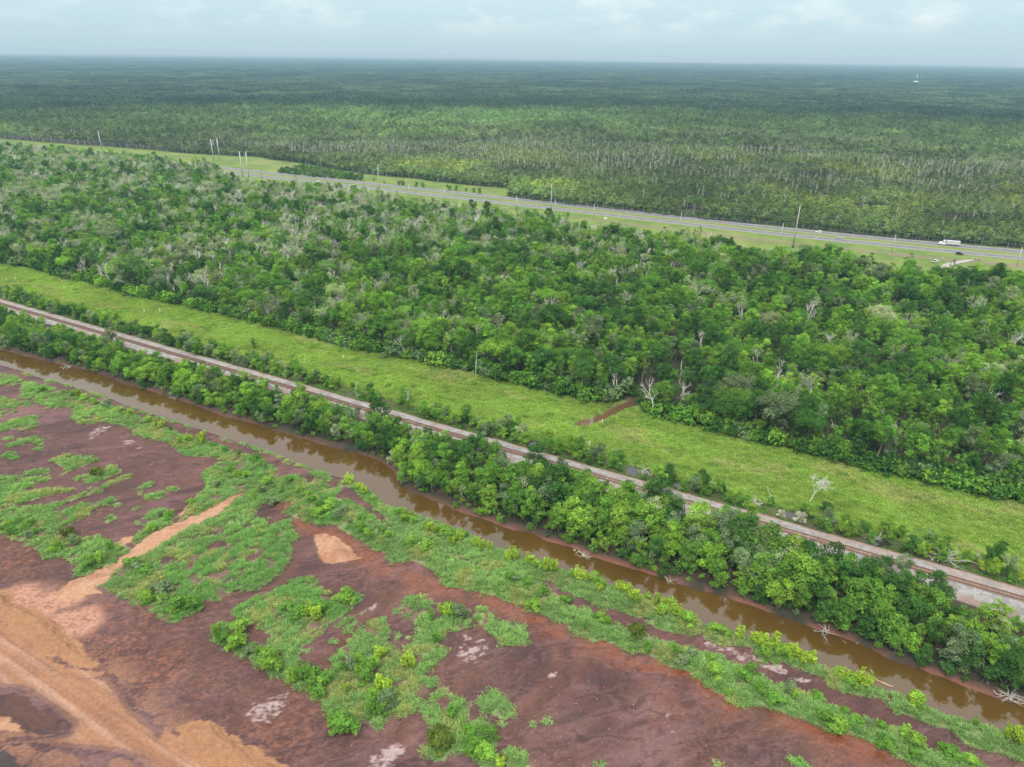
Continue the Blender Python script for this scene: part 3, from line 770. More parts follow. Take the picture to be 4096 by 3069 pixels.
GRV = mixc(GRV, 0.8 * trackb, mixc(np.tile(lin(172, 142, 124), (xn.size, 1)), sstep(.42, .6, n3), lin(148, 116, 98)))
c = c * (1 - gmask[:, None]) + GRV * gmask[:, None]
bedz = 0.75 * np.minimum(sstep(180.5, 184.6, tn), 1 - sstep(191.5, 194.5, tn))
hz_ = np.where(tn > 178, hz_ * (1 - gmask * 0.85) + bedz + 0.05 * gmask * (n3 - 0.5), hz_)
# shoulder, ditch and meadow
beyond = (tn > GRAV_HI - 0.5) & (gmask < 0.5)
SH = mixc(np.tile(lin(74, 96, 40), (xn.size, 1)), sstep(.42, .62, n2), lin(92, 84, 62))
SH = mixc(SH, (1 - sstep(0.3, 2.2, tn - e_hi)) * sstep(.42, .56, fbm(ua, va, 3.5, 3, 95)), lin(128, 104, 84))
c = np.where(beyond[:, None], SH, c)
ditch = np.exp(-((tn - 196.4) / 1.3) ** 2) * sstep(.44, .6, fbm(sn_ * 0.4, tn, 9, 3, 97))
hz_ = hz_ - np.where(tn > 193, 0.5 * ditch, 0)
mead = sstep(199.0, 201.5, tn + 2.5 * (n2 - 0.5))
MD = mixc(np.tile(lin(108, 142, 56), (xn.size, 1)), sstep(.40, .62, fbm(sn_ * 0.5, tn, 9, 4, 100)), lin(122, 154, 62))
MD = mixc(MD, 0.5 * sstep(.56, .72, fbm(sn_ * 0.35, tn, 6, 4, 103)), lin(148, 158, 82))
MD = mixc(MD, 0.55 * sstep(.55, .7, fbm(sn_, tn, 14, 3, 105)), lin(92, 138, 48))
c = np.where((tn > 197)[:, None], mixc(c, mead, MD), c)
wood = sstep(-0.8, 0.6, tn - f_edge(sn_))
c = mixc(c, wood, lin(50, 48, 32))
dcr = poly_dist(xn, yn, CREEK, True, 6)
icr = in_poly(xn, yn, CREEK)
hz_ = np.where(icr, -0.55 - 0.5 * sstep(0, 1.2, dcr), np.where(dcr < 1.6, np.minimum(hz_, -0.5 * (1 - sstep(0, 1.6, dcr))), hz_))
c = np.where(icr[:, None], lin(92, 66, 42), np.where((dcr < 0.9)[:, None] & (n2 > .5)[:, None], lin(118, 100, 74), c))
for p in PONDS:
    dp = poly_dist(xn, yn, p, True, 6)
    ip = in_poly(xn, yn, p)
    hz_ = np.where(ip, -0.55 - 0.4 * sstep(0, 1.2, dp), np.where(dp < 1.8, np.minimum(hz_, -0.5 * (1 - sstep(0, 1.8, dp))), hz_))
    c = np.where(ip[:, None], lin(46, 42, 34), c)

z[ix] = hz_
col[ix] = c
rgh[ix] = rg
c = c * 0.68
col[ix] = c
# --- farther ground: wood floor, verges, meadow north of the road, distant strips tinted pale as if sunlit
fx = np.where(~near)[0]
xf, yf, sf, tf = x[fx], y[fx], s[fx], t[fx]
m1, m2 = fbm(xf, yf, 40, 4, 120), fbm(xf, yf, 9, 3, 122)
cf_ = np.tile(lin(50, 56, 34), (xf.size, 1))
cf_ = mixc(cf_, 0.6 * sstep(.4, .7, m2), lin(66, 62, 44))
VG = mixc(np.tile(lin(84, 106, 42), (xf.size, 1)), sstep(.42, .64, m2), lin(100, 118, 46))
VG = mixc(VG, 0.6 * sstep(.5, .7, m1), lin(118, 124, 66))
hl, hu, ef, ff = h_low(sf), h_up(sf), e_far(sf), f_far(sf)
verge = (tf > ff - 3) & (tf < ef)
cf_ = np.where(verge[:, None], VG, cf_)
soil = (1 - sstep(0, 6, np.abs(tf - (hl - 25 + 5 * (m1 - .5))))) * sstep(.38, .46, m2 * .5 + m1 * .5) * sstep(-330, -160, sf)
cf_ = mixc(cf_, np.where(verge & (tf < hl - 9), soil, 0), lin(118, 100, 88))
dist = np.hypot(xf, yf)
strip = sstep(.56, .66, fbm(xf * 0.16, yf, 900, 3, 130))
cf_ = mixc(cf_, np.where(dist > 7500, strip * 0.9 * sstep(7500, 11000, dist + 2500 * (fbm(xf, yf, 4000, 2, 131) - .5)), 0), lin(126, 140, 78))  # pale tint stands in for sunlit bands near the horizon
cf_ = mixc(cf_, np.where(dist > 3000, 0.4 * m1, 0), lin(44, 62, 40))
col[fx] = cf_
z[fx] = 0.3 * (m1 - 0.5) * (np.abs(tf) < 3000)
z[t < 12] *= 0.3

GZ = z.reshape(shape)


def ground_z(px, py):
    s_, t_ = st(np.stack([np.asarray(px, float), np.asarray(py, float)], -1))
    i = np.clip(np.searchsorted(SA, s_) - 1, 0, len(SA) - 2)
    j = np.clip(np.searchsorted(TA, t_) - 1, 0, len(TA) - 2)
    a = (s_ - SA[i]) / (SA[i + 1] - SA[i])
    b = (t_ - TA[j]) / (TA[j + 1] - TA[j])
    return GZ[i, j] * (1 - a) * (1 - b) + GZ[i + 1, j] * a * (1 - b) + GZ[i, j + 1] * (1 - a) * b + GZ[i + 1, j + 1] * a * b


# ground material: soil tone from the survey, fine grain and relief from noise
M_GROUND, gn, gb = mat("ground_soil")
at = gn.nodes.new('ShaderNodeAttribute')
at.attribute_name = 'soil'
geo = gn.nodes.new('ShaderNodeNewGeometry')
na = gn.nodes.new('ShaderNodeTexNoise')
na.inputs['Scale'].default_value = 1.3
na.inputs['Detail'].default_value = 8
na.inputs['Roughness'].default_value = 0.68
gn.links.new(geo.outputs['Position'], na.inputs['Vector'])
mr1 = gn.nodes.new('ShaderNodeMapRange')
mr1.inputs['From Min'].default_value = 0.3
mr1.inputs['From Max'].default_value = 0.7
mr1.inputs['To Min'].default_value = 0.72
mr1.inputs['To Max'].default_value = 1.28
gn.links.new(na.outputs['Fac'], mr1.inputs['Value'])
sc_ = gn.nodes.new('ShaderNodeVectorMath')
sc_.operation = 'SCALE'
gn.links.new(at.outputs['Color'], sc_.inputs[0])
gn.links.new(mr1.outputs[0], sc_.inputs['Scale'])
gn.links.new(sc_.outputs[0], gb.inputs['Base Color'])
gn.links.new(at.outputs['Alpha'], gb.inputs['Roughness'])
gb.inputs['Specular IOR Level'].default_value = 0.35
bp = gn.nodes.new('ShaderNodeBump')
bp.inputs['Strength'].default_value = 0.6
bp.inputs['Distance'].default_value = 0.12
gn.links.new(na.outputs['Fac'], bp.inputs['Height'])
gn.links.new(bp.outputs[0], gb.inputs['Normal'])

ns, ntn = shape
idx = np.arange(ns * ntn).reshape(shape)
quads = np.stack([idx[:-1, :-1], idx[1:, :-1], idx[1:, 1:], idx[:-1, 1:]], -1).reshape(-1, 4)
gme = bpy.data.meshes.new("ground")
gme.vertices.add(x.size)
gme.vertices.foreach_set('co', np.stack([x, y, z], -1).ravel().astype(np.float32))
gme.loops.add(quads.size)
gme.loops.foreach_set('vertex_index', quads.ravel().astype(np.int32))
gme.polygons.add(len(quads))
gme.polygons.foreach_set('loop_start', (np.arange(len(quads)) * 4).astype(np.int32))
gme.polygons.foreach_set('use_smooth', np.ones(len(quads), bool))
gme.update(calc_edges=True)
ca = gme.color_attributes.new('soil', 'FLOAT_COLOR', 'POINT')
ca.data.foreach_set('color', np.concatenate([col, rgh[:, None]], 1).ravel().astype(np.float32))
gme.materials.append(M_GROUND)
tag(put("ground", gme), kind='structure')

# ------------------------------------------------------------------ water
def water_mat(name, rgb, rough, bump):
    m, n, b = mat(name)
    b.inputs['Roughness'].default_value = rough
    b.inputs['IOR'].default_value = 1.65
    g = n.nodes.new('ShaderNodeNewGeometry')
    a = n.nodes.new('ShaderNodeTexNoise')
    a.inputs['Scale'].default_value = 0.05
    a.inputs['Detail'].default_value = 3
    n.links.new(g.outputs['Position'], a.inputs['Vector'])
    r = n.nodes.new('ShaderNodeMapRange')
    r.inputs['To Min'].default_value = 0.75
    r.inputs['To Max'].default_value = 1.25
    n.links.new(a.outputs['Fac'], r.inputs['Value'])
    v = n.nodes.new('ShaderNodeVectorMath')
    v.operation = 'SCALE'
    v.inputs[0].default_value = tuple(rgb)
    n.links.new(r.outputs[0], v.inputs['Scale'])
    n.links.new(v.outputs[0], b.inputs['Base Color'])
    w = n.nodes.new('ShaderNodeTexNoise')
    w.inputs['Scale'].default_value = 1.6
    w.inputs['Detail'].default_value = 2
    n.links.new(g.outputs['Position'], w.inputs['Vector'])
    bu = n.nodes.new('ShaderNodeBump')
    bu.inputs['Strength'].default_value = bump
    bu.inputs['Distance'].default_value = 0.1
    n.links.new(w.outputs['Fac'], bu.inputs['Height'])
    n.links.new(bu.outputs[0], b.inputs['Normal'])
    return m


M_CANAL = water_mat("canal_water", lin(76, 56, 22), 0.03, 0.05)
M_CREEK = water_mat("creek_water", lin(88, 68, 46), 0.06, 0.05)
M_POND = water_mat("pond_water", lin(40, 38, 34), 0.04, 0.05)
cs_ = np.linspace(-640, 230, 160)
lo_, up_ = xy(cs_, c_low(cs_) - 3.0), xy(cs_, c_up(cs_) + 3.0)
vv = [(p[0], p[1], WATER_Z) for p in lo_] + [(p[0], p[1], WATER_Z) for p in up_]
n_ = len(cs_)
tag(put("canal_water", mesh_of("canal_water", vv, [(i, i + 1, n_ + i + 1, n_ + i) for i in range(n_ - 1)], M_CANAL)), kind='structure')


def grow(poly, d):
    ctr = poly.mean(0)
    out = []
    for p in poly:
        v = p - ctr
        out.append(p + v / max(np.linalg.norm(v), 1e-6) * d)
    return np.array(out)


tag(put("creek_water", mesh_of("creek_water", [(p[0], p[1], -0.5) for p in CREEK], [tuple(range(len(CREEK)))], M_CREEK)), kind='structure')
for p in PONDS:
    q = grow(p, 0.4)
    tag(put("pond_water", mesh_of("pond_water", [(a[0], a[1], -0.48) for a in q], [tuple(range(len(q)))], M_POND)), kind='structure')

# ------------------------------------------------------------------ railway
M_RAIL = simple("rail_steel", lin(122, 84, 68), 0.6, 0.3, 0.2, 0.8)
M_TIE = simple("tie_timber", lin(116, 96, 84), 0.9, 0, 0.35, 0.9)
rail_z = 0.80
track = empty("railway_track", (*xy(-60, RAIL_T), rail_z))
tag(track, "rusty single railway track on pale ballast between canal trees and meadow", "railway")
trk_xy = xy(-60, RAIL_T)
RAIL_ANG = math.atan2(DIR[1], DIR[0])


def on_track(s_, t_, z_):
    p = xy(s_, t_)
    return (p[0] - trk_xy[0], p[1] - trk_xy[1], z_ - rail_z)


for sg in (-1, 1):
    b = MB()
    ss_ = np.arange(-620, 221, 20.0)
    for a0, a1 in zip(ss_[:-1], ss_[1:]):
        c0 = on_track((a0 + a1) / 2, RAIL_T + sg * 0.75, rail_z + 0.22)
        b.box((c0[0], c0[1], c0[2] - 0.02), (20.02, 0.16, 0.02), RAIL_ANG)
        b.box((c0[0], c0[1], c0[2]), (20.0, 0.11, 0.17), RAIL_ANG)
    b.put("rail", M_RAIL, track)
tie_me = MB().box((0, 0, 0), (0.24, 2.6, 0.2)).mesh("tie", M_TIE)
tr = random.Random(3)
tie_s = [v for v in np.arange(-470, 90, 0.53)]
order = sorted(tie_s, key=lambda v: np.hypot(*xy(v, RAIL_T)))
close = set(order[:300])
rest = MB()
for v in tie_s:
    if tr.random() < 0.07:
        continue
    p = on_track(v + tr.uniform(-.05, .05), RAIL_T + tr.uniform(-.06, .06), rail_z + 0.04 + tr.uniform(-.02, .03))
    ra = RAIL_ANG + tr.uniform(-.04, .04)
    if v in close:
        put("tie", tie_me, track, p, ra)
    else:
        rest.box(p, (0.24, 2.6, 0.2), ra)
tag(rest.put("distant_ties", M_TIE, track), kind='stuff')

# ------------------------------------------------------------------ highway
M_ASPH = simple("asphalt", lin(96, 96, 99), 0.85, 0, 0.10, 0.02)
M_SHLD = simple("asphalt_shoulder", lin(120, 119, 119), 0.9, 0, 0.08, 0.05)
M_WHITE = simple("road_paint_white", (0.7, 0.7, 0.68), 0.6, 0, 0.15, 0.3)
M_YEL = simple("road_paint_yellow", (0.62, 0.46, 0.10), 0.6, 0, 0.15, 0.3)


def smooth_line(fn, s0, s1, step):
    ss_ = np.arange(s0, s1, step)
    tt = fn(ss_)
    k = np.ones(9) / 9
    tp = np.concatenate([np.full(4, tt[0]), tt, np.full(4, tt[-1])])
    return ss_, np.convolve(tp, k, 'valid')


def strip(ss_, t0, t1, zz):
    a, b = xy(ss_, t0), xy(ss_, t1)
    n = len(ss_)
    v = [(q[0], q[1], zz) for q in a] + [(q[0], q[1], zz) for q in b]
    return v, [(i, i + 1, n + i + 1, n + i) for i in range(n - 1)]


ROAD_Z = 0.45
HW = {}
for nm, fn in (("eastbound_road", h_low), ("westbound_road", h_up)):
    ss_, tt = smooth_line(fn, -1500, 700, 20.0)
    HW[nm] = (ss_, tt)
    b = MB()
    # a raised slab with sloping sides
    rows = [(-9.5, -0.2), (-6.2, ROAD_Z), (6.2, ROAD_Z), (9.5, -0.2)]
    n = len(ss_)
    vv = []
    for dt, zz in rows:
        vv += [(q[0], q[1], zz) for q in xy(ss_, tt + dt)]
    ff, mi = [], []
    for r in range(3):
        for i in range(n - 1):
            ff.append((r * n + i, r * n + i + 1, (r + 1) * n + i + 1, (r + 1) * n + i))
            mi.append(0 if r == 1 else 1)
    M_VERGE = bpy.data.materials.get("verge_grass") or simple("verge_grass", lin(94, 112, 44), 0.9, 0, 0.25, 0.15)
    road = put(nm, mesh_of(nm, vv, ff, [M_SHLD, M_VERGE], mi))
    tag(road, kind='structure')
    v, f = strip(ss_, tt - 3.75, tt + 3.75, ROAD_Z + 0.03)
    put("lane_surface", mesh_of("lane_surface", v, f, M_ASPH), road)
    b = MB()
    outer = -1 if nm[0] == 'e' else 1
    v, f = strip(ss_, tt + outer * 3.5 - .1, tt + outer * 3.5 + .1, ROAD_Z + 0.06)
    b.add(v, f)
    for a in np.arange(-900, 420, 12.2):
        q = xy([a, a + 3.2], np.interp([a, a + 3.2], ss_, tt))
        dx = NOR * 0.11
        b.add([(q[0][0] - dx[0], q[0][1] - dx[1], ROAD_Z + .06), (q[1][0] - dx[0], q[1][1] - dx[1], ROAD_Z + .06), (q[1][0] + dx[0], q[1][1] + dx[1], ROAD_Z + .06), (q[0][0] + dx[0], q[0][1] + dx[1], ROAD_Z + .06)], [(0, 1, 2, 3)])
    b.put("white_markings", M_WHITE, road)
    v, f = strip(ss_, tt - outer * 3.5 - .1, tt - outer * 3.5 + .1, ROAD_Z + 0.06)
    put("yellow_marking", mesh_of("yellow_marking", v, f, M_YEL), road)

# ------------------------------------------------------------------ plants: materials
def leaf_mat(name, trans=0.42, rough=0.6):
    """Leaf tone comes from the plant's own 'tint', varied leaf by leaf."""
    m = bpy.data.materials.new(name)
    m.use_nodes = True
    n = m.node_tree
    n.nodes.clear()
    out = n.nodes.new('ShaderNodeOutputMaterial')
    ti = n.nodes.new('ShaderNodeAttribute')
    ti.attribute_type = 'INSTANCER'
    ti.attribute_name = 'tint'
    lv = n.nodes.new('ShaderNodeAttribute')
    lv.attribute_name = 'lv'
    oi = n.nodes.new('ShaderNodeObjectInfo')
    mr = n.nodes.new('ShaderNodeMapRange')
    mr.inputs['To Min'].default_value = 0.55
    mr.inputs['To Max'].default_value = 1.55
    n.links.new(lv.outputs['Fac'], mr.inputs['Value'])
    mo = n.nodes.new('ShaderNodeMapRange')
    mo.inputs['To Min'].default_value = 0.86
    mo.inputs['To Max'].default_value = 1.14
    n.links.new(oi.outputs['Random'], mo.inputs['Value'])
    mu = n.nodes.new('ShaderNodeMath')
    mu.operation = 'MULTIPLY'
    n.links.new(mr.outputs[0], mu.inputs[0])
    n.links.new(mo.outputs[0], mu.inputs[1])
    sc = n.nodes.new('ShaderNodeVectorMath')
    sc.operation = 'SCALE'
    n.links.new(ti.outputs['Vector'], sc.inputs[0])
    n.links.new(mu.outputs[0], sc.inputs['Scale'])
    df = n.nodes.new('ShaderNodeBsdfDiffuse')
    tr_ = n.nodes.new('ShaderNodeBsdfTranslucent')
    n.links.new(sc.outputs[0], df.inputs['Color'])
    tw = n.nodes.new('ShaderNodeVectorMath')
    tw.operation = 'MULTIPLY'
    tw.inputs[1].default_value = (1.15, 1.1, 0.6)
    n.links.new(sc.outputs[0], tw.inputs[0])
    n.links.new(tw.outputs[0], tr_.inputs['Color'])
    mxs = n.nodes.new('ShaderNodeMixShader')
    mxs.inputs[0].default_value = trans
    n.links.new(df.outputs[0], mxs.inputs[1])
    n.links.new(tr_.outputs[0], mxs.inputs[2])
    n.links.new(mxs.outputs[0], out.inputs['Surface'])
    return m


M_LEAF = leaf_mat("leaf")
M_BLADE = leaf_mat("grass_blade", 0.48)
M_BARK = simple("bark", lin(98, 88, 78), 0.9, 0, 0.3, 2.0)
M_PALEBARK = simple("bleached_bark", lin(206, 202, 192), 0.85, 0, 0.2, 2.0)
M_GREYBARK = simple("weathered_bark", lin(172, 172, 160), 0.85, 0, 0.2, 2.0)


def unit(v):
    return v / np.maximum(np.linalg.norm(v, axis=-1, keepdims=True), 1e-9)


def leaf_quads(pos, nrm, size, rng, aspect=0.62):
    """One kite-shaped spray of leaves at every position."""
    n = len(pos)
    nrm = unit(nrm)
    a = unit(np.cross(nrm, rng.normal(size=(n, 3))))
    b = np.cross(nrm, a)
    sz = size[:, None]
    v = np.empty((n, 4, 3))
    v[:, 0] = pos - a * sz * 0.5
    v[:, 1] = pos + b * sz * 0.5 * aspect + nrm * sz * 0.10
    v[:, 2] = pos + a * sz * 0.5 - nrm * sz * 0.12
    v[:, 3] = pos - b * sz * 0.5 * aspect + nrm * sz * 0.10
    return v


def crown_from(blobs, per, lsize, rng, droop=0.25):
    """Leaf sprays over the shells of a set of leafy clumps (x,y,z,rx,rz)."""
    P_, N_, S_, L_ = [], [], [], []
    for (bx, by, bz, r, rz) in blobs:
        n = max(8, int(per * (r / 1.3) ** 1.6))
        d = unit(rng.normal(size=(n, 3)))
        d[:, 2] = np.where((d[:, 2] < -0.25) & (rng.random(n) < 0.65), -d[:, 2], d[:, 2])
        rad = rng.random(n) ** 0.35
        lump = 1 + 0.22 * np.sin(d[:, 0] * 5 + bx * 3) * np.cos(d[:, 1] * 5 + by * 2)
        p = np.stack([bx + d[:, 0] * r * rad * lump, by + d[:, 1] * r * rad * lump, bz + d[:, 2] * rz * rad * lump], -1)
        nn = d + np.array([0, 0, 0.55]) + rng.normal(size=(n, 3)) * 0.45
        P_.append(p)
        N_.append(nn)
        S_.append(lsize * rng.uniform(0.65, 1.35, n))
        tone = rng.uniform(0.25, 0.75)
        L_.append(np.clip(tone + rng.normal(0, 0.17, n), 0, 1))
    P_, N_, S_, L_ = map(np.concatenate, (P_, N_, S_, L_))
    P_[:, 2] = np.maximum(P_[:, 2], 0.05)
    return leaf_quads(P_, N_, S_, rng), L_


def prism(segs, sides=3):
    """Tapered limbs from (p0, p1, r0, r1)."""
    V, Fc = [], []
    for p0, p1, r0, r1 in segs:
        p0, p1 = np.asarray(p0, float), np.asarray(p1, float)
        ax = unit(p1 - p0)
        u = unit(np.cross(ax, [0.3, 0.9, 0.31]))
        w = np.cross(ax, u)
        k = len(V)
        for p, r in ((p0, r0), (p1, r1)):
            for i in range(sides):
                a = 2 * math.pi * i / sides
                V.append(p + u * math.cos(a) * r + w * math.sin(a) * r)
        for i in range(sides):
            j = (i + 1) % sides
            Fc.append((k + i, k + j, k + sides + j, k + sides + i))
        if r1 > 0.04:
            Fc.append(tuple(k + sides + i for i in range(sides)))
    return V, Fc


class Plant:
    """Trunk and crown meshes of one plant, plus the two joined for the far masses."""

    def __init__(self, name, segs, quads, lv, bark, leaf=None, sides=4):
        leaf = leaf or M_LEAF
        V, Fc = prism(segs, sides) if segs else ([], [])
        self.wood = mesh_of(name + "_wood", V, Fc, bark, None, True) if segs else None
        self.leafy = None
        if quads is not None and len(quads):
            q = quads.reshape(-1, 3)
            f = np.arange(len(q)).reshape(-1, 4)
            me = self._fast(name + "_crown", q, f, leaf, lv)
            self.leafy = me
        nv = len(V)
        q = quads.reshape(-1, 3) if quads is not None and len(quads) else np.zeros((0, 3))
        allv = np.concatenate([np.asarray(V, float).reshape(-1, 3), q])
        faces = [tuple(f) for f in Fc] + [(nv + 4 * i, nv + 4 * i + 1, nv + 4 * i + 2, nv + 4 * i + 3) for i in range(len(q) // 4)]
        mi = [0] * len(Fc) + [1] * (len(q) // 4)
        self.whole = mesh_of(name, allv, faces, [bark, leaf], mi)
        a = self.whole.attributes.new('lv', 'FLOAT', 'POINT')
        vals = np.concatenate([np.zeros(nv), np.repeat(lv, 4) if len(q) else np.zeros(0)]).astype(np.float32)
        a.data.foreach_set('value', vals)

    @staticmethod
    def _fast(name, q, f, m, lv):
        me = bpy.data.meshes.new(name)
        me.vertices.add(len(q))
        me.vertices.foreach_set('co', q.ravel().astype(np.float32))
        me.loops.add(f.size)
        me.loops.foreach_set('vertex_index', f.ravel().astype(np.int32))
        me.polygons.add(len(f))
        me.polygons.foreach_set('loop_start', (np.arange(len(f)) * 4).astype(np.int32))
        me.update(calc_edges=True)
        a = me.attributes.new('lv', 'FLOAT', 'POINT')
        a.data.foreach_set('value', np.repeat(lv, 4).astype(np.float32))
        me.materials.append(m)
        return me


def broadleaf(name, seed, h=14.0, cr=3.8, base=0.38, nb=22, per=105, lsize=0.50, spread=1.0, lean=0.0, bark=None):
    """Tree of unit character: height h, crown radius cr, clumps carried by limbs."""
    rng = np.random.default_rng(seed)
    segs = []
    top = np.array([rng.normal(0, .5) + lean, rng.normal(0, .5), h * 0.72])
    mid = top * 0.5 + np.array([rng.normal(0, .25), rng.normal(0, .25), 0])
    r0 = 0.020 * h
    segs += [((0, 0, -0.4), mid, r0, r0 * .7), (mid, top, r0 * .7, r0 * .4)]
    blobs = []
    zc = h * (base + (1 - base) * 0.52)
    rzc = h * (1 - base) * 0.5
    ax_, ay_ = rng.uniform(0.8, 1.2), rng.uniform(0.8, 1.2)
    for i in range(nb):
        d = unit(rng.normal(size=3))
        d[2] = d[2] * 0.9 + 0.18
        k = rng.uniform(0.42, 1.0) ** 0.6
        r = rng.uniform(0.7, 1.5) * cr / 3.4
        p = np.array([d[0] * cr * ax_ * k * spread + top[0] * .6, d[1] * cr * ay_ * k * spread + top[1] * .6, zc + d[2] * rzc * k])
        p[2] = min(p[2], h - r * .6)
        blobs.append((*p, r * rng.uniform(.85, 1.2), r * rng.uniform(.70, 1.05)))
        if i % 2 == 0:
            q = mid + (top - mid) * rng.uniform(0, 1)
            segs.append((q, p, r0 * .32, r0 * .10))
    # the heart of the crown keeps the sky from showing straight through
    blobs.append((top[0] * .6, top[1] * .6, zc, cr * .62, rzc * .72))
    q, lv = crown_from(blobs, per, lsize, rng)
    return Plant(name, segs, q, lv, bark or M_BARK)


def thicket(name, seed, h=7.0, cr=3.0, nb=16, per=110, lsize=0.45):
    """Bushy tree leafy down to the ground."""
    rng = np.random.default_rng(seed)
    segs, blobs = [], []
    for i in range(nb):
        a = rng.uniform(0, 2 * math.pi)
        k = rng.random() ** 0.5
        zz = h * rng.uniform(0.12, 0.95)
        wide = cr * (1.05 - 0.55 * (zz / h) ** 1.6)
        r = rng.uniform(.75, 1.3) * cr / 2.9
        p = np.array([math.cos(a) * k * wide, math.sin(a) * k * wide, min(zz, h - r * .5)])
        blobs.append((*p, r * rng.uniform(.9, 1.2), r * rng.uniform(.6, .95)))
        if i % 3 == 0:
            b0 = np.array([rng.normal(0, .25), rng.normal(0, .25), -0.3])
            m_ = (b0 + p) / 2 + np.array([0, 0, h * .12])
            segs += [(b0, m_, .016 * h, .010 * h), (m_, p, .010 * h, .003 * h)]
    blobs.append((0, 0, h * .42, cr * .62, h * .36))
    q, lv = crown_from(blobs, per, lsize, rng)
    return Plant(name, segs, q, lv, M_BARK)


def sapling(name, seed, h=2.6, stems=7, lsize=0.34, spread=0.75):
    """Upright shrub of several leafy shoots."""
    rng = np.random.default_rng(seed)
    segs, blobs = [], []
    for i in range(stems):
        a = rng.uniform(0, 2 * math.pi)
        k = rng.random() ** .6 * spread
        hh = h * rng.uniform(.6, 1.0)
        b0 = np.array([math.cos(a) * k * .4, math.sin(a) * k * .4, -.1])
        b1 = np.array([math.cos(a) * k * 1.3, math.sin(a) * k * 1.3, hh])
        segs.append((b0, b1, .035, .012))
        for j in range(4):
            p = b0 + (b1 - b0) * (0.35 + 0.2 * j)
            blobs.append((p[0], p[1], p[2], .42 * (1.1 - .12 * j), .40))
    q, lv = crown_from(blobs, 120, lsize, rng)
    return Plant(name, segs, q, lv, M_BARK)


def bare_segs(rng, h, spread=1.0, depth=4, r=None, trunk=0.42):
    segs = []
    r = r or 0.016 * h

    def limb(p, d, L, rr, lev):
        n = 2 if lev < 2 else 1
        q = p
        for i in range(n):
            d2 = unit(d + rng.normal(0, .13, 3) + np.array([0, 0, .05]))
            e = q + d2 * L / n
            segs.append((q, e, max(rr * (1 - .3 * i / n), .038), max(rr * (1 - .3 * (i + 1) / n), .032)))
            q, d = e, d2
        if lev < depth:
            k = rng.integers(2, 4) + (1 if lev >= 2 else 0)
            for i in range(k):
                dd = unit(d + rng.normal(0, .55 * spread, 3) + np.array([0, 0, .12]))
                limb(q - d * L * rng.uniform(0, .45), dd, L * rng.uniform(.55, .8), rr * .60, lev + 1)

    limb(np.array([0, 0, -.3]), np.array([rng.normal(0, .08), rng.normal(0, .08), 1.0]), h * trunk, r, 0)
    return segs


def bare_tree(name, seed, h=14.0, spread=1.0, leaves=0, bark=None, depth=4, lsize=.4):
    rng = np.random.default_rng(seed)
    segs = bare_segs(rng, h, spread, depth)
    q, lv = None, np.zeros(0)
    if leaves:
        ends = np.array([s_[1] for s_ in segs[len(segs) // 3:]])
        pk = ends[rng.integers(0, len(ends), leaves)] + rng.normal(0, .35, (leaves, 3))
        pk[:, 2] = np.maximum(pk[:, 2], .3)
        q = leaf_quads(pk, rng.normal(size=(leaves, 3)) + np.array([0, 0, .7]), lsize * rng.uniform(.6, 1.3, leaves), rng)
        lv = rng.random(leaves)
    return Plant(name, segs, q, lv, bark or M_PALEBARK, sides=3)


def snag(name, seed, h=11.0):
    rng = np.random.default_rng(seed)
    segs = [((0, 0, -.3), (rng.normal(0, .3), rng.normal(0, .3), h * .6), .22, .16)]
    segs.append((segs[0][1], np.array(segs[0][1]) + np.array([rng.normal(0, .3), rng.normal(0, .3), h * .4]), .16, .07))
    for i in range(5):
        zz = h * rng.uniform(.45, .95)
        a = rng.uniform(0, 6.28)
        L = rng.uniform(.8, 2.0)
        segs.append(((0, 0, zz), (math.cos(a) * L, math.sin(a) * L, zz + L * .9), .07, .03))
    return Plant(name, segs, None, np.zeros(0), M_GREYBARK, sides=4)


def tuft(name, seed, h=1.1, rad=0.85, n=40, w=0.13, flop=1.15):
    rng = np.random.default_rng(seed)
    a = rng.uniform(0, 6.28, n)
    k = rad * rng.random(n) ** .5
    b0 = np.stack([np.cos(a) * k, np.sin(a) * k, np.full(n, -.05)], -1)
    hh = h * rng.uniform(.55, 1.1, n)
    da = a + rng.normal(0, .9, n)
    lean = flop * rng.uniform(.2, 1.0, n) * hh
    side = np.stack([-np.sin(da), np.cos(da), np.zeros(n)], -1) * (w * rng.uniform(.7, 1.3, n))[:, None]
    m_ = b0 + np.stack([np.cos(da) * lean * .35, np.sin(da) * lean * .35, hh * .62], -1)
    tip = b0 + np.stack([np.cos(da) * lean, np.sin(da) * lean, hh], -1)
    v = np.stack([b0 - side * .5, m_ - side * .5, tip, m_ + side * .5], 1)
    return Plant(name, None, v, rng.random(n), M_BARK, M_BLADE)


def farcrown(name, seed, h=9.0, cr=2.6, n=90, lsize=1.25, base=.35):
    rng = np.random.default_rng(seed)
    blobs = [(rng.normal(0, cr * .4), rng.normal(0, cr * .4), h * rng.uniform(base + .1, .9), cr * rng.uniform(.4, .7), h * .14) for _ in range(6)]
    P_, N_ = [], []
    for b in blobs:
        k = n // 6
        d = unit(rng.normal(size=(k, 3)))
        d[:, 2] = np.abs(d[:, 2]) * .9 - .2
        P_.append(np.array(b[:3]) + d * np.array([b[3], b[3], b[4]]))
        N_.append(d + np.array([0, 0, .6]) + rng.normal(size=(k, 3)) * .4)
    P_, N_ = np.concatenate(P_), np.concatenate(N_)
    q = leaf_quads(P_, N_, lsize * rng.uniform(.6, 1.3, len(P_)), rng)
    return Plant(name, [((0, 0, -.3), (0, 0, h * .75), .16, .06)], q, np.clip(.5 + rng.normal(0, .22, len(P_)), 0, 1), M_GREYBARK, sides=3)


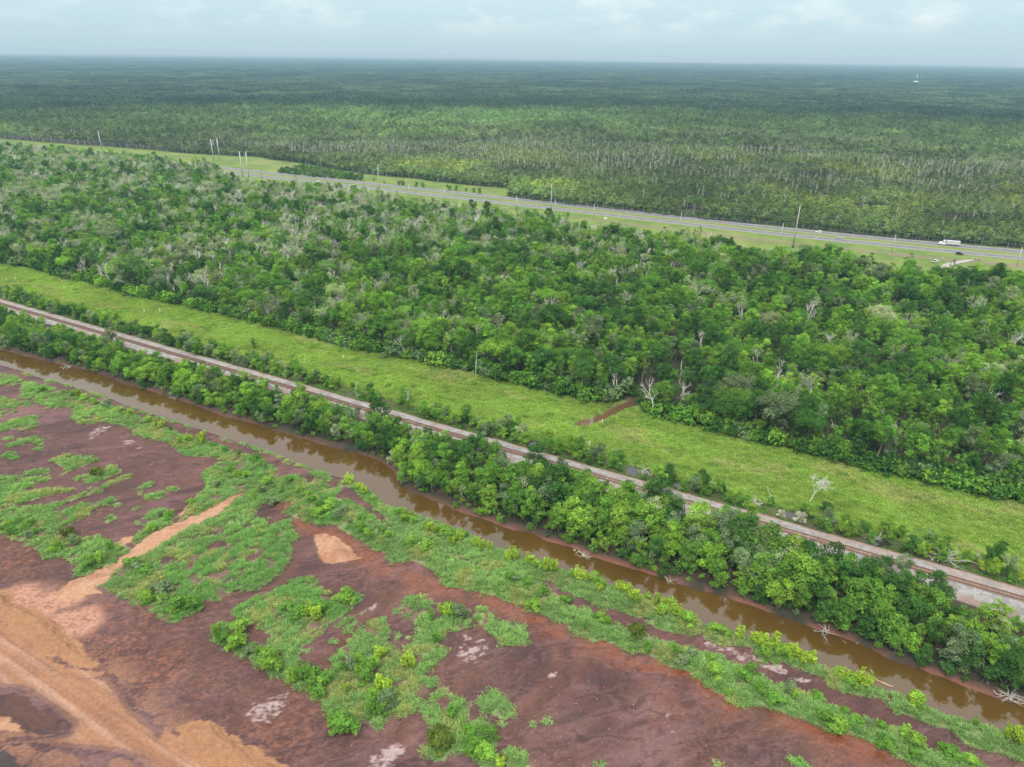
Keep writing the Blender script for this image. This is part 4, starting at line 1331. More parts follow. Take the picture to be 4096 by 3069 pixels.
def canopy_tile(name, seed, size=60.0, k=55, h=12.0):
    rng = np.random.default_rng(seed)
    P_, N_, S_, L_ = [], [], [], []
    for i in range(k):
        c0 = np.array([rng.uniform(-size / 2, size / 2), rng.uniform(-size / 2, size / 2), h * rng.uniform(.62, .95)])
        m_ = 13
        d = unit(rng.normal(size=(m_, 3)))
        d[:, 2] = np.abs(d[:, 2]) - .1
        r = rng.uniform(3.0, 5.0)
        P_.append(c0 + d * np.array([r, r, 2.6]))
        N_.append(d + np.array([0, 0, .5]))
        S_.append(rng.uniform(3.0, 5.0, m_))
        L_.append(np.clip(rng.uniform(.2, .8) + rng.normal(0, .12, m_), 0, 1))
    P_, N_, S_, L_ = map(np.concatenate, (P_, N_, S_, L_))
    return Plant(name, None, leaf_quads(P_, N_, S_, rng, .8), L_, M_BARK)


# ------------------------------------------------------------------ plant kinds
FOREST = [broadleaf("forest_tree_form", 100 + i, h=[15.5, 17, 14.5, 17.5, 13.5, 16, 15.5][i], cr=[3.1, 3.7, 2.7, 3.5, 3.0, 4.2, 2.4][i], base=[.26, .32, .2, .36, .18, .4, .16][i], nb=[22, 26, 18, 24, 20, 22, 17][i]) for i in range(7)]
FOREST += [broadleaf("forest_tree_form", 120, h=17.5, cr=2.0, base=.12, nb=20), broadleaf("forest_tree_form", 121, h=14.5, cr=5.0, base=.45, nb=26, per=90), broadleaf("forest_tree_form", 122, h=11, cr=2.6, base=.1, nb=18), broadleaf("forest_tree_form", 123, h=16.5, cr=3.6, base=.48, nb=15, lean=1.6)]
BANK = [thicket("bank_tree_form", 200 + i, h=[7, 8, 6.2, 7.5, 6.8][i], cr=[3.0, 3.3, 3.2, 2.5, 3.6][i], nb=[16, 19, 15, 15, 19][i]) for i in range(5)] + \
       [broadleaf("bank_tree_form", 230 + i, h=[9, 10][i], cr=[3.0, 3.5][i], base=.18, nb=18, lsize=.45) for i in range(2)] + [broadleaf("bank_tree_form", 240, h=10.5, cr=1.9, base=.08, nb=20, lsize=.42), broadleaf("bank_tree_form", 241, h=9, cr=2.2, base=.2, nb=12, lsize=.42, lean=.8)]
SHRUB = [sapling("shrub_form", 300 + i, h=[2.6, 2.2, 2.9][i], stems=[7, 9, 6][i]) for i in range(3)] + [thicket("shrub_form", 310 + i, h=2.4, cr=1.5, nb=11, per=190, lsize=.34) for i in range(3)]
PALE_T = [bare_tree("ghost_tree_form", 400 + i, h=14, spread=[.8, 1.0, .7][i], leaves=[700, 900, 520][i], bark=M_GREYBARK) for i in range(3)]
BARE = [bare_tree("bare_tree_form", 420 + i, h=[14, 13, 15, 9][i], spread=[.75, .95, .65, 1.1][i]) for i in range(4)]
SNAG = [snag("snag_form", 440 + i, h=[11, 12.5, 9.5][i]) for i in range(3)]
TUFT = [tuft("reed_tuft_form", 500 + i, h=[.60, .48, .72][i], rad=.60, n=34) for i in range(3)]
MTUFT = [tuft("meadow_tuft_form", 520 + i, h=.42, rad=1.0, n=50, w=.13, flop=1.1) for i in range(3)]
FARC = [farcrown("far_tree_form", 600 + i, h=[9, 8, 10, 7.5][i], cr=[2.6, 2.9, 2.3, 2.6][i]) for i in range(4)]
TILE = [canopy_tile("canopy_form", 640 + i) for i in range(4)]
UNDER = [thicket("undergrowth_form", 660 + i, h=2.6, cr=2.0, nb=9, per=55, lsize=.5) for i in range(3)]

T_DARK = np.array([.070, .165, .036])
T_MID = np.array([.140, .290, .046])
T_BRIGHT = np.array([.225, .395, .058])
T_YEL = np.array([.300, .435, .048])
T_PALE = np.array([.320, .410, .210])
T_GREY = np.array([.185, .265, .130])
T_REED = np.array([.235, .380, .125])
T_OLIVE = np.array([.110, .150, .026])


# ------------------------------------------------------------------ masses too many to count
def scatter(name, plants, pts, rz, sc, pick, tint, label, cat=None, kind='stuff'):
    """One object: the plants stand on its points (geometry nodes)."""
    hold = bpy.data.collections.new(name + "_forms")
    for i, pl in enumerate(plants):
        hold.objects.link(bpy.data.objects.new("%s_%02d" % (name, i), pl.whole))
    me = bpy.data.meshes.new(name)
    n = len(pts)
    me.vertices.add(n)
    me.vertices.foreach_set('co', np.asarray(pts, np.float32).ravel())
    for nm, ty, fld, dat in (('rz', 'FLOAT', 'value', rz), ('sc', 'FLOAT_VECTOR', 'vector', sc), ('pick', 'INT', 'value', pick), ('tint', 'FLOAT_VECTOR', 'vector', tint)):
        a = me.attributes.new(nm, ty, 'POINT')
        a.data.foreach_set(fld, np.asarray(dat, np.int32 if ty == 'INT' else np.float32).ravel())
    me.update()
    o = put(name, me)
    g = bpy.data.node_groups.new(name + "_spread", 'GeometryNodeTree')
    g.interface.new_socket('Geometry', in_out='INPUT', socket_type='NodeSocketGeometry')
    g.interface.new_socket('Geometry', in_out='OUTPUT', socket_type='NodeSocketGeometry')
    gi, go = g.nodes.new('NodeGroupInput'), g.nodes.new('NodeGroupOutput')
    ci = g.nodes.new('GeometryNodeCollectionInfo')
    ci.inputs['Collection'].default_value = hold
    ci.inputs['Separate Children'].default_value = True
    ci.inputs['Reset Children'].default_value = True
    ip = g.nodes.new('GeometryNodeInstanceOnPoints')
    ip.inputs['Pick Instance'].default_value = True

    def named(nm, ty):
        a = g.nodes.new('GeometryNodeInputNamedAttribute')
        a.data_type = ty
        a.inputs['Name'].default_value = nm
        return a.outputs['Attribute']

    cx_ = g.nodes.new('ShaderNodeCombineXYZ')
    g.links.new(named('rz', 'FLOAT'), cx_.inputs['Z'])
    e2 = g.nodes.new('FunctionNodeEulerToRotation')
    g.links.new(cx_.outputs[0], e2.inputs[0])
    g.links.new(gi.outputs[0], ip.inputs['Points'])
    g.links.new(ci.outputs[0], ip.inputs['Instance'])
    g.links.new(named('pick', 'INT'), ip.inputs['Instance Index'])
    g.links.new(e2.outputs[0], ip.inputs['Rotation'])
    g.links.new(named('sc', 'FLOAT_VECTOR'), ip.inputs['Scale'])
    g.links.new(ip.outputs[0], go.inputs[0])
    md = o.modifiers.new("spread", 'NODES')
    md.node_group = g
    tag(o, label, cat, None, kind)
    return o


def in_view(p, margin=330):
    a, b, d = to_pix(p)
    return (d > 5) & (a > -margin) & (a < 4096 + margin) & (b < 3069 + 500)


def jitter_grid(s0, s1, t0, t1, step, rng, amt=0.85):
    a = np.arange(s0, s1, step)
    b = np.arange(t0, t1, step)
    A, B = np.meshgrid(a, b)
    A = A.ravel() + rng.uniform(-.5, .5, A.size) * step * amt
    B = B.ravel() + rng.uniform(-.5, .5, B.size) * step * amt
    A += (np.floor(B / step) % 2) * step * .5
    return A, B


def tone_mix(rng, n, table):
    w = np.array([r[1] for r in table], float)
    k = rng.choice(len(table), n, p=w / w.sum())
    t_ = np.array([r[0] for r in table])[k]
    return t_ * rng.uniform(.85, 1.18, (n, 1)) * rng.uniform(.94, 1.06, (n, 3)), k


def tone_pick(rng, px, py, table, scale, seed, hold=.6):
    """Tones gather in patches, as kinds of tree do."""
    n = len(px)
    v = fbm(px, py, scale, 2, seed)
    rk_ = np.argsort(np.argsort(v)) / n
    u = np.argsort(np.argsort(hold * rk_ + (1 - hold) * rng.random(n))) / n
    w = np.array([b for _, b in table], float)
    return np.minimum(np.searchsorted(np.cumsum(w / w.sum()), u), len(table) - 1)


def uni(sc):
    return np.repeat(np.asarray(sc)[:, None], 3, 1)

# ------------------------------------------------------------------ single plants
TONE_WORD = {'dark': "dark green", 'mid': "mid green", 'bright': "fresh green", 'yellow': "yellow-green", 'lime': "lime green", 'grey': "grey-green", 'olive': "olive green", 'pale': "pale green", 'white': "white-flowered", 'bare': "bare pale"}
TONE_TINT = {'dark': T_DARK, 'mid': T_MID, 'bright': T_BRIGHT, 'yellow': T_YEL, 'lime': np.array([.225, .385, .052]), 'grey': T_GREY, 'olive': T_OLIVE, 'pale': T_PALE, 'white': np.array([.48, .50, .40]), 'bare': T_PALE}
ORD = ["", "second ", "third ", "fourth ", "fifth ", "sixth ", "seventh ", "eighth ", "ninth ", "tenth ", "eleventh ", "twelfth "]


def ordinal(k):
    if k < len(ORD):
        return ORD[k]
    n = k + 1
    suf = 'th' if 10 <= n % 100 <= 20 else {1: 'st', 2: 'nd', 3: 'rd'}.get(n % 10, 'th')
    return "%d%s " % (n, suf)


def grow_plant(name, pl, x_, y_, rz, sc, tone, wood="trunk", leaves="crown", jig=None, zz=None, cat="tree", group=None):
    zz = float(ground_z(x_, y_)) if zz is None else zz
    r = empty(name, (x_, y_, zz), rz)
    r.scale = (sc, sc, sc) if np.isscalar(sc) else tuple(sc)
    if pl.wood is not None:
        put(wood, pl.wood, r)
    if pl.leafy is not None:
        c_ = put(leaves, pl.leafy, r)
        tv = TONE_TINT[tone] * (1 if jig is None else jig)
        c_['tint'] = [float(v) for v in tv]
    r['category'] = cat
    if group:
        r['group'] = group
    return r


def name_them(items, marks, noun, place):
    """items: (object, x, y, tone). Each is told apart by tone and by the landmark it stands closest to."""
    cells = {}
    mk = np.array([m[0] for m in marks])
    for o, a, b, tone in items:
        d = np.hypot(mk[:, 0] - a, mk[:, 1] - b)
        k = int(np.argmin(d))
        cells.setdefault((k, tone), []).append((float(d[k]), o))
    for (k, tone), lst in cells.items():
        lst.sort(key=lambda q: q[0])
        for i, (_, o) in enumerate(lst):
            o['label'] = "%s %s %s, %sclosest to %s" % (TONE_WORD[tone], noun, place, ordinal(i), marks[k][1])


# --- trees of the belt between canal and railway
rb = np.random.default_rng(21)
bs, bt = jitter_grid(-640, 150, 146, 183, 3.6, rb)
p2 = xy(bs, bt)
ok = (bt > c_up(bs) + 0.25) & (bt < 182.2) & in_view(np.c_[p2, np.zeros(len(p2))], 250)
bs, bt, p2 = bs[ok], bt[ok], p2[ok]
dist = np.hypot(p2[:, 0], p2[:, 1])
slope = CAM_H / dist
want = rb.uniform(4.6, 10.8, len(bs)) * np.where((bs > -90) & (bs < 20), 1.15, .97)
room = (186.2 - bt + 0.3 + 3.0 * sstep(130, 210, -bs) + rb.exponential(2.0, len(bs))) * slope * np.where(bs > -15, .80, 1.05)
free = rb.random(len(bs)) < np.where((bs > -75) & (bs < -25), .5, np.where((bs > -140) & (bs < -10), .22, .05))
hh = np.where(free, want, np.minimum(want, room))
hh = np.minimum(hh, 4.0 + (bt - c_up(bs)) * rb.uniform(.75, 1.3, len(bs)))
keep = (hh > 1.9) & ~((fbm(p2[:, 0], p2[:, 1], 11, 3, 140) > .60) & (bt > 172))
bs, bt, p2, hh, dist = bs[keep], bt[keep], p2[keep], hh[keep], dist[keep]
BTAB = [('dark', 24), ('grey', 8), ('mid', 36), ('bright', 22), ('lime', 9), ('pale', 3)]
bw = np.array([w for _, w in BTAB], float)
btone = tone_pick(rb, p2[:, 0], p2[:, 1], BTAB, 9, 141, .3)
bpick = rb.integers(0, len(BANK), len(bs))
bjig = rb.uniform(.85, 1.15, (len(bs), 1)) * rb.uniform(.94, 1.06, (len(bs), 3))
brz = rb.uniform(0, 6.28, len(bs))
BH = [7, 8, 6.2, 7.5, 6.8, 9, 10, 10.5, 9]
bsc = hh / np.array(BH)[bpick]
single = np.zeros(len(bs), bool)
vis = in_view(np.c_[p2, np.full(len(p2), 4.0)], -20)
single[[i for i in np.argsort(dist) if vis[i]][:300]] = True
items = []
for i in np.where(single)[0]:
    o = grow_plant("bank_tree", BANK[bpick[i]], p2[i, 0], p2[i, 1], brz[i], bsc[i] * np.array([.90, .90, 1.0]), BTAB[btone[i]][0], jig=bjig[i], group="trees between the canal and the railway")
    items.append((o, p2[i, 0], p2[i, 1], BTAB[btone[i]][0]))
canal_marks = [(G('a5', (1005, 1010)), "the floating log"), (G('a5', (600, 610)), "the branches on the red bank"), (G('a5', (1990, 1110)), "the pale waterline bush"),
               (G('a5', (1250, 260)), "the widest open gravel"), (G('a4', (640, 20)), "the pale waterline rubble"), (G('a4', (1700, 370)), "the red mud bank"), (G('a6', (1190, 1000)), "the canal bank's inward corner"),
               (G('a6', (700, 1010)), "the notch in the mud bank"), (G('a7', (700, 1000)), "the open track past the creek"), (G('a7', (1500, 1250)), "the hidden stretch of track"), (G('a7', (1060, 960)), "the dark pond"), (G('a6', (1300, 600)), "the open track at mid meadow"),
               (G('a8', (475, 1225)), "the bare white tree"), (G('p', (4060, 2600)), "the right picture edge"), (G('p', (2300, 2120)), "the canal's straight middle"), (G('p', (3000, 2300)), "the tall canal-side thicket")]
name_them(items, canal_marks, "tree", "of the canal belt")
ii = np.where(~single)[0]
tints = np.array([TONE_TINT[BTAB[k][0]] for k in btone])[ii] * bjig[ii]
scatter("canal_woods", BANK, np.c_[p2[ii], ground_z(p2[ii, 0], p2[ii, 1])], brz[ii], uni(bsc[ii]) * np.array([.90, .90, 1.0]), bpick[ii], tints, "dense belt of bushy green trees receding along the canal bank")

# undergrowth of the belt, the forest edge and the ditch
ru = np.random.default_rng(22)
us_, ut_ = jitter_grid(-560, 110, 146, 181, 2.9, ru)
up = xy(us_, ut_)
ok = (ut_ > c_up(us_) + .6) & (ut_ < 180) & in_view(np.c_[up, np.zeros(len(up))], 120) & (ru.random(len(us_)) < .75) & ((ut_ < 174) | (fbm(up[:, 0], up[:, 1], 11, 3, 140) < .55))
up, uh = up[ok], ru.uniform(.35, .85, ok.sum())
us2 = np.arange(-800, 200, .9)
ut2 = f_edge(us2) + ru.uniform(-.6, 6.5, len(us2))
uq = xy(us2 + ru.uniform(-1, 1, len(us2)), ut2)
ok2 = in_view(np.c_[uq, np.zeros(len(uq))], 200) & (poly_dist(uq[:, 0], uq[:, 1], CREEK, True, 6) > 1.2) & ~in_poly(uq[:, 0], uq[:, 1], CREEK)
uq = uq[ok2]
allp = np.concatenate([up, uq])
alls = np.concatenate([uh, ru.uniform(.8, 2.7, len(uq))])
tint, _ = tone_mix(ru, len(allp), [(T_MID, 4), (T_DARK, 3), (T_BRIGHT, 2), (T_GREY, 1)])
scatter("undergrowth", UNDER, np.c_[allp, ground_z(allp[:, 0], allp[:, 1])], ru.uniform(0, 6.28, len(allp)), uni(alls), ru.integers(0, 3, len(allp)), tint, "low green undergrowth beneath the trees and along the forest edge")

# --- the forest between meadow and highway
rf = np.random.default_rng(23)
fs_, ft_ = jitter_grid(-1250, 420, 232, 640, 4.4, rf, 1.0)
fp = xy(fs_, ft_)
cz = poly_dist(fp[:, 0], fp[:, 1], CREEK, True, 7)
ok = (ft_ > f_edge(fs_) + 1.6) & (ft_ < f_far(fs_)) & in_view(np.c_[fp, np.full(len(fp), 6.0)], 260) & (cz > 2.6) & ~in_poly(fp[:, 0], fp[:, 1], CREEK) & (fbm(fp[:, 0], fp[:, 1], 11, 2, 155) < .80)
fs_, ft_, fp = fs_[ok], ft_[ok], fp[ok]
nF = len(fs_)
zone = fbm(fp[:, 0], fp[:, 1], 70, 3, 150)
ghost_p = .032 + .23 * sstep(130, 340, -fs_) * sstep(.36, .52, zone) + .10 * sstep(330, 480, ft_) * (fs_ < -60)
ghost = rf.random(nF) < ghost_p
fpick = rf.integers(0, len(FOREST), nF)
fsc = np.clip(rf.normal(.82, .17, nF) + .5 * (fbm(fp[:, 0], fp[:, 1], 13, 2, 156) - .5), .4, 1.3) * (0.92 + 0.25 * (zone - .5) * 2)
fsc *= np.where(ft_ - f_edge(fs_) < 12, 1.06, 1) * (1 - .5 * (ghost_p - .06))
FTAB = [('dark', 25), ('grey', 5), ('mid', 48), ('bright', 19), ('pale', 3)]
fw = np.array([w for _, w in FTAB], float)
ftone = tone_pick(rf, fp[:, 0], fp[:, 1], FTAB, 16, 151, .5)
fjig = rf.uniform(.82, 1.18, (nF, 1)) * rf.uniform(.93, 1.07, (nF, 3))
frz = rf.uniform(0, 6.28, nF)
fd = np.hypot(fp[:, 0], fp[:, 1])
fvis = in_view(np.c_[fp, np.full(nF, 9.0)], -30)
front = (ft_ - f_edge(fs_) < 42)
leafy = np.where(~ghost)[0]
near300 = sorted([i for i in leafy if fvis[i]], key=lambda i: fd[i] + (0 if front[i] else 40))[:300]
fsingle = np.zeros(nF, bool)
fsingle[near300] = True
items = []
for i in near300:
    o = grow_plant("forest_tree", FOREST[fpick[i]], fp[i, 0], fp[i, 1], frz[i], fsc[i], FTAB[ftone[i]][0], jig=fjig[i], group="trees at the front of the forest")
    items.append((o, fp[i, 0], fp[i, 1], FTAB[ftone[i]][0]))
forest_marks = [(G('a7', (1100, 365)), "the orange buoy at the creek"), (G('a7', (1450, 265)), "the brown creek clearing"), (G('a7', (1140, 500)), "the corner right of the creek"), (G('a7', (780, 430)), "the corner left of the creek"), (G('a7', (822, 585)), "the yellow-capped marker post"),
                (G('a8', (0, 740)), "the meadow's narrow bend"), (G('a8', (500, 850)), "the thin leaning trunk"), (G('a8', (1300, 1030)), "the light-leaved edge bush"), (G('a8', (2100, 1220)), "the forest edge's right end"), (G('a6', (1810, 195)), "the tall white edge trunk"),
                (G('a6', (1245, 65)), "the forked white trunk"), (G('a8', (1600, 300)), "the dark hollow"), (G('a8', (500, 300)), "the white-leaved crown"), (G('b7', (1150, 1450)), "the middle of the forest")]
name_them(items, forest_marks, "forest tree", "")
for o, *_ in items:
    o['label'] = o['label'].replace(" ,", ",")
ii = np.array([i for i in leafy if not fsingle[i]])
tints = np.array([TONE_TINT[FTAB[k][0]] for k in ftone])[ii] * fjig[ii]
scatter("forest", FOREST, np.c_[fp[ii], np.zeros(len(ii))], frz[ii], uni(fsc[ii]), fpick[ii], tints, "broad green swamp forest between the meadow and the highway")
# pale, nearly leafless trees standing in it
gi_ = np.where(ghost)[0]
GK = PALE_T + BARE
gp = rf.choice(len(GK), len(gi_), p=[.24, .24, .20, .09, .09, .09, .05])
gsc = rf.uniform(.88, 1.18, len(gi_))
go_ = np.argsort(np.where(fvis[gi_], fd[gi_], 1e9))
gsingle = np.zeros(len(gi_), bool)
gsingle[go_[:110]] = True
items = []
for k in np.where(gsingle)[0]:
    i = gi_[k]
    pl = GK[gp[k]]
    tone = 'bare' if pl.leafy is None else 'pale'
    o = grow_plant("bare_tree" if tone == 'bare' else "thin_leaved_tree", pl, fp[i, 0], fp[i, 1], frz[i], gsc[k], tone, wood="branches", leaves="crown", jig=fjig[i], group="pale thin trees standing in the forest")
    items.append((o, fp[i, 0], fp[i, 1], tone))
name_them(items, forest_marks + [(G('b5', (1000, 900)), "the leaning white trunks"), (G('b5', (1950, 1050)), "the white vase-shaped tree"), (G('b6', (690, 1280)), "the fan-shaped pale crown")], "thin tree", "in the forest")
k = np.where(~gsingle)[0]
i = gi_[k]
scatter("leafless_trees", GK, np.c_[fp[i], np.zeros(len(i))], frz[i], uni(gsc[k]), gp[k], np.tile(T_PALE, (len(i), 1)) * fjig[i], "pale leafless and thin-leaved trees standing among the forest crowns")

# --- brush line between railway and meadow
rr = np.random.default_rng(24)
explicit = [('a7', (400, 745), 5.5, 'lime'), ('a7', (480, 800), 5.0, 'bright'), ('a7', (560, 835), 6.5, 'bright'), ('a7', (620, 850), 6.5, 'mid'), ('a7', (700, 880), 5.0, 'bright'), ('a7', (30, 710), 4.5, 'bright'), ('a7', (210, 760), 5.0, 'bright'), ('a7', (960, 985), 4.0, 'mid'), ('a7', (1270, 1060), 7.0, 'bright'), ('a7', (1390, 1080), 5.0, 'dark'),
            ('a7', (1620, 1160), 3.2, 'mid'), ('a7', (1680, 1180), 3.0, 'mid'), ('a7', (1840, 1200), 4.5, 'bright'), ('a7', (1950, 1260), 4.2, 'mid'), ('a8', (608, 1325), 4.6, 'dark'), ('a8', (600, 1480), 5.0, 'mid'), ('a8', (540, 1460), 4.6, 'mid'), ('a8', (730, 1440), 2.6, 'dark'), ('a8', (1330, 1620), 4.0, 'yellow'), ('a8', (1420, 1640), 3.6, 'yellow'), ('a8', (1270, 1590), 3.4, 'bright'),
            ('a8', (880, 1500), 2.6, 'mid'), ('a8', (2000, 1640), 4.6, 'dark'), ('a5', (1750, 160), 3.4, 'yellow'), ('a5', (1850, 170), 4.2, 'yellow'), ('a5', (1570, 110), 2.2, 'yellow'), ('a5', (2060, 240), 3.0, 'yellow'), ('a5', (1970, 150), 5.0, 'pale'), ('a6', (870, 385), 5.6, 'mid'), ('a6', (1200, 450), 4.0, 'bright'), ('a6', (1270, 480), 4.6, 'mid'), ('a6', (1740, 590), 6.2, 'dark'),
            ('a6', (1600, 600), 3.6, 'bright'), ('a6', (1860, 650), 4.4, 'bright'), ('a6', (2020, 690), 4.6, 'bright'), ('a6', (2190, 760), 4.2, 'bright'), ('a6', (290, 230), 3.8, 'bright'), ('a6', (180, 200), 3.2, 'bright'), ('a6', (470, 270), 3.2, 'mid'), ('a6', (640, 300), 4.2, 'mid'), ('b5', (2040, 1600), 5.2, 'dark'), ('b5', (1050, 1490), 5.5, 'dark'), ('b5', (1110, 1480), 4.6, 'mid'), ('b5', (1440, 1590), 4.2, 'mid'), ('b5', (170, 1210), 5.6, 'dark'), ('b5', (350, 1260), 6.5, 'grey'), ('b5', (480, 1290), 5.2, 'mid'), ('b5', (560, 1330), 4.6, 'dark'), ('b5', (680, 1360), 4.0, 'mid'), ('b5', (1480, 1520), 4.6, 'dark')]
items = []


def brush(x_, y_, h_, tone):
    i_ = int(rr.integers(0, 5))
    sc = h_ / BH[i_]
    o = grow_plant("brush_tree" if h_ > 3.4 else "brush_shrub", BANK[i_], x_, y_, rr.uniform(0, 6.28), (sc * .95, sc * .95, sc), tone, wood="stem", leaves="foliage", jig=rr.uniform(.88, 1.12), cat="bush", group="brush between the railway and the meadow")
    items.append((o, x_, y_, tone))


ex = []
for v, q, h_, tone in explicit:
    g = G(v, q)
    ex.append(g)
    brush(g[0], g[1], h_, tone)
ex = np.array(ex)
a_, b_ = jitter_grid(-560, 95, 194.0, 201.5, 2.9, rr)
pp = xy(a_, b_)
den = fbm(pp[:, 0], pp[:, 1], 16, 3, 160)
ok = (den > np.where(a_ < -200, .30, .38)) & in_view(np.c_[pp, np.zeros(len(pp))], -10)
pond_d = np.min([poly_dist(pp[:, 0], pp[:, 1], p, True, 9) for p in PONDS], axis=0)
ok &= (np.min(np.hypot(pp[:, None, 0] - ex[None, :, 0], pp[:, None, 1] - ex[None, :, 1]), 1) > 2.4) & (pond_d > 1.6) & (rr.random(len(a_)) < .84)
for q in pp[ok]:
    brush(q[0], q[1], rr.uniform(2.2, 6.6), rr.choice(['mid', 'dark', 'bright', 'grey', 'pale'], p=[.36, .18, .24, .14, .08]))
rail_marks = [(G('b5', (130, 1045)), "the leftmost marker post"), (G('b5', (935, 1360)), "the brush-side marker post"), (G('b5', (1330, 1470)), "the white broken trunk"), (G('a6', (752, 62)), "the lone marker post"), (G('a6', (870, 300)), "the ivy-clad snag"), (G('a6', (1745, 590)), "the slender dark tree"), (G('a7', (290, 765)), "the small ditch pool"), (G('a7', (650, 600)), "the creek's lower end"),
              (G('a7', (1060, 960)), "the dark pond"), (G('a7', (1600, 1130)), "the vine-covered mound"), (G('a8', (475, 1225)), "the bare white tree"), (G('a8', (400, 1380)), "the white-flowered shrub"), (G('a8', (1050, 1540)), "the pool with fallen trunks"), (G('a5', (1480, 60)), "the heap of cut branches"), (G('p', (4050, 2330)), "the right picture edge"), (G('b5', (600, 1350)), "the left bend of the gravel"), (G('b5', (1800, 1550)), "the thin left-centre brush")]
name_them(items, rail_marks, "bush", "of the railside brush")

# the bare white tree and other marked single plants
g = G('a8', (475, 1228))
o = grow_plant("dead_tree", bare_tree("dead_tree_form", 77, h=10.5, spread=1.05, depth=5), g[0], g[1], 1.0, 1.0, 'bare', wood="branches")
o['label'] = "bare white dead tree spreading over the ditch beside the meadow"
for v, q, sc, lab in [('a8', (400, 1390), .62, "white-flowered shrub below the bare dead tree"), ('a8', (250, 1340), .42, "smaller white-flowered shrub beside the ditch water"), ('a7', (1905, 600), .75, "white-flowered tree at the forest edge right of the creek")]:
    g = G(v, q)
    o = grow_plant("flowering_shrub", BANK[2], g[0], g[1], 2.0, sc, 'white', wood="stem", leaves="foliage", cat="shrub")
    o['label'] = lab
for v, q, h_, lab in [('b5', (1330, 1475), 5.5, "short broken white trunk in the brush left of centre"), ('a6', (862, 385), 7.5, "leaning pale snag wrapped in leaves beside the track"), ('a6', (1262, 440), 6.5, "curved grey snag rising from the railside brush"), ('a7', (1437, 300), 12.0, "straight white trunk standing above the creek corner"), ('a6', (1812, 190), 11.0, "tall white trunk standing at the forest edge"),
                      ('a7', (2185, 640), 6.0, "short grey stump at the forest edge"), ('a8', (182, 640), 5.0, "stubby pale snag just inside the forest")]:
    g = G(v, q)
    pl = snag("standing_snag_form", hash(v) % 7 + int(q[0]), h_)
    o = grow_plant("snag", pl, g[0], g[1], 0.4, 1.0, 'bare', wood="trunk", cat="snag")
    o['label'] = lab
for v, q, sc, lab in [('a6', (1245, 62), .95, "forked white bare tree at the forest edge"), ('b6', (1245, 1600), .95, "vase-shaped white bare tree in front of the forest"), ('b5', (1945, 1130), .8, "white fan-shaped bare tree left of centre in the forest front"), ('b6', (690, 1330), .9, "broad pale fan-topped tree left of the forest centre"), ('b6', (1470, 1060), .8, "pale upright bare tree in the forest centre"), ('a8', (2090, 470), .7, "white bare tree near the right picture edge")]:
    g = G(v, q)
    o = grow_plant("bare_tree", BARE[int(q[0]) % 4], g[0], g[1], .8, sc, 'bare', wood="branches")
    o['label'] = lab

# --- shrubs of the berm and of the mud flats
SH_Y = {'a4': [(60, 90), (110, 85), (230, 115), (290, 140), (350, 155), (400, 170), (540, 205), (600, 230), (660, 245), (720, 250), (770, 285), (760, 335), (900, 305), (950, 325), (1020, 385), (1060, 415), (1130, 385), (1190, 405), (1240, 415), (1280, 425), (1240, 495), (1210, 500), (1330, 510), (1370, 530), (1420, 560), (1620, 615), (1680, 635), (1740, 655), (1820, 675), (1930, 700), (2000, 735), (2050, 770), (2020, 800)],
        'a5': [(60, 710), (100, 750), (130, 735), (170, 770), (220, 800), (260, 810), (320, 815), (360, 815), (420, 870), (460, 855), (660, 945), (700, 990), (740, 1020), (820, 1005), (860, 1025), (1270, 1190), (1240, 1175), (1980, 1455), (2040, 1495)],
        'a6': [(800, 1070), (870, 1125), (930, 1165), (980, 1205), (1220, 1325), (1280, 1345), (1310, 1400), (1250, 1395), (1440, 1465), (1490, 1490), (1550, 1485), (1600, 1525), (1640, 1575), (1690, 1545), (1800, 1590), (1860, 1620), (1920, 1625)],
        'a1': [(640, 385), (690, 405), (980, 505), (1050, 530), (1190, 590), (1250, 610), (1290, 625), (1530, 725), (1600, 735), (1640, 745)], 'a3': [(480, 500), (520, 530), (1490, 500), (1460, 490), (1040, 1080), (1010, 1040), (1210, 870), (980, 800), (1900, 1650), (750, 1080)]}
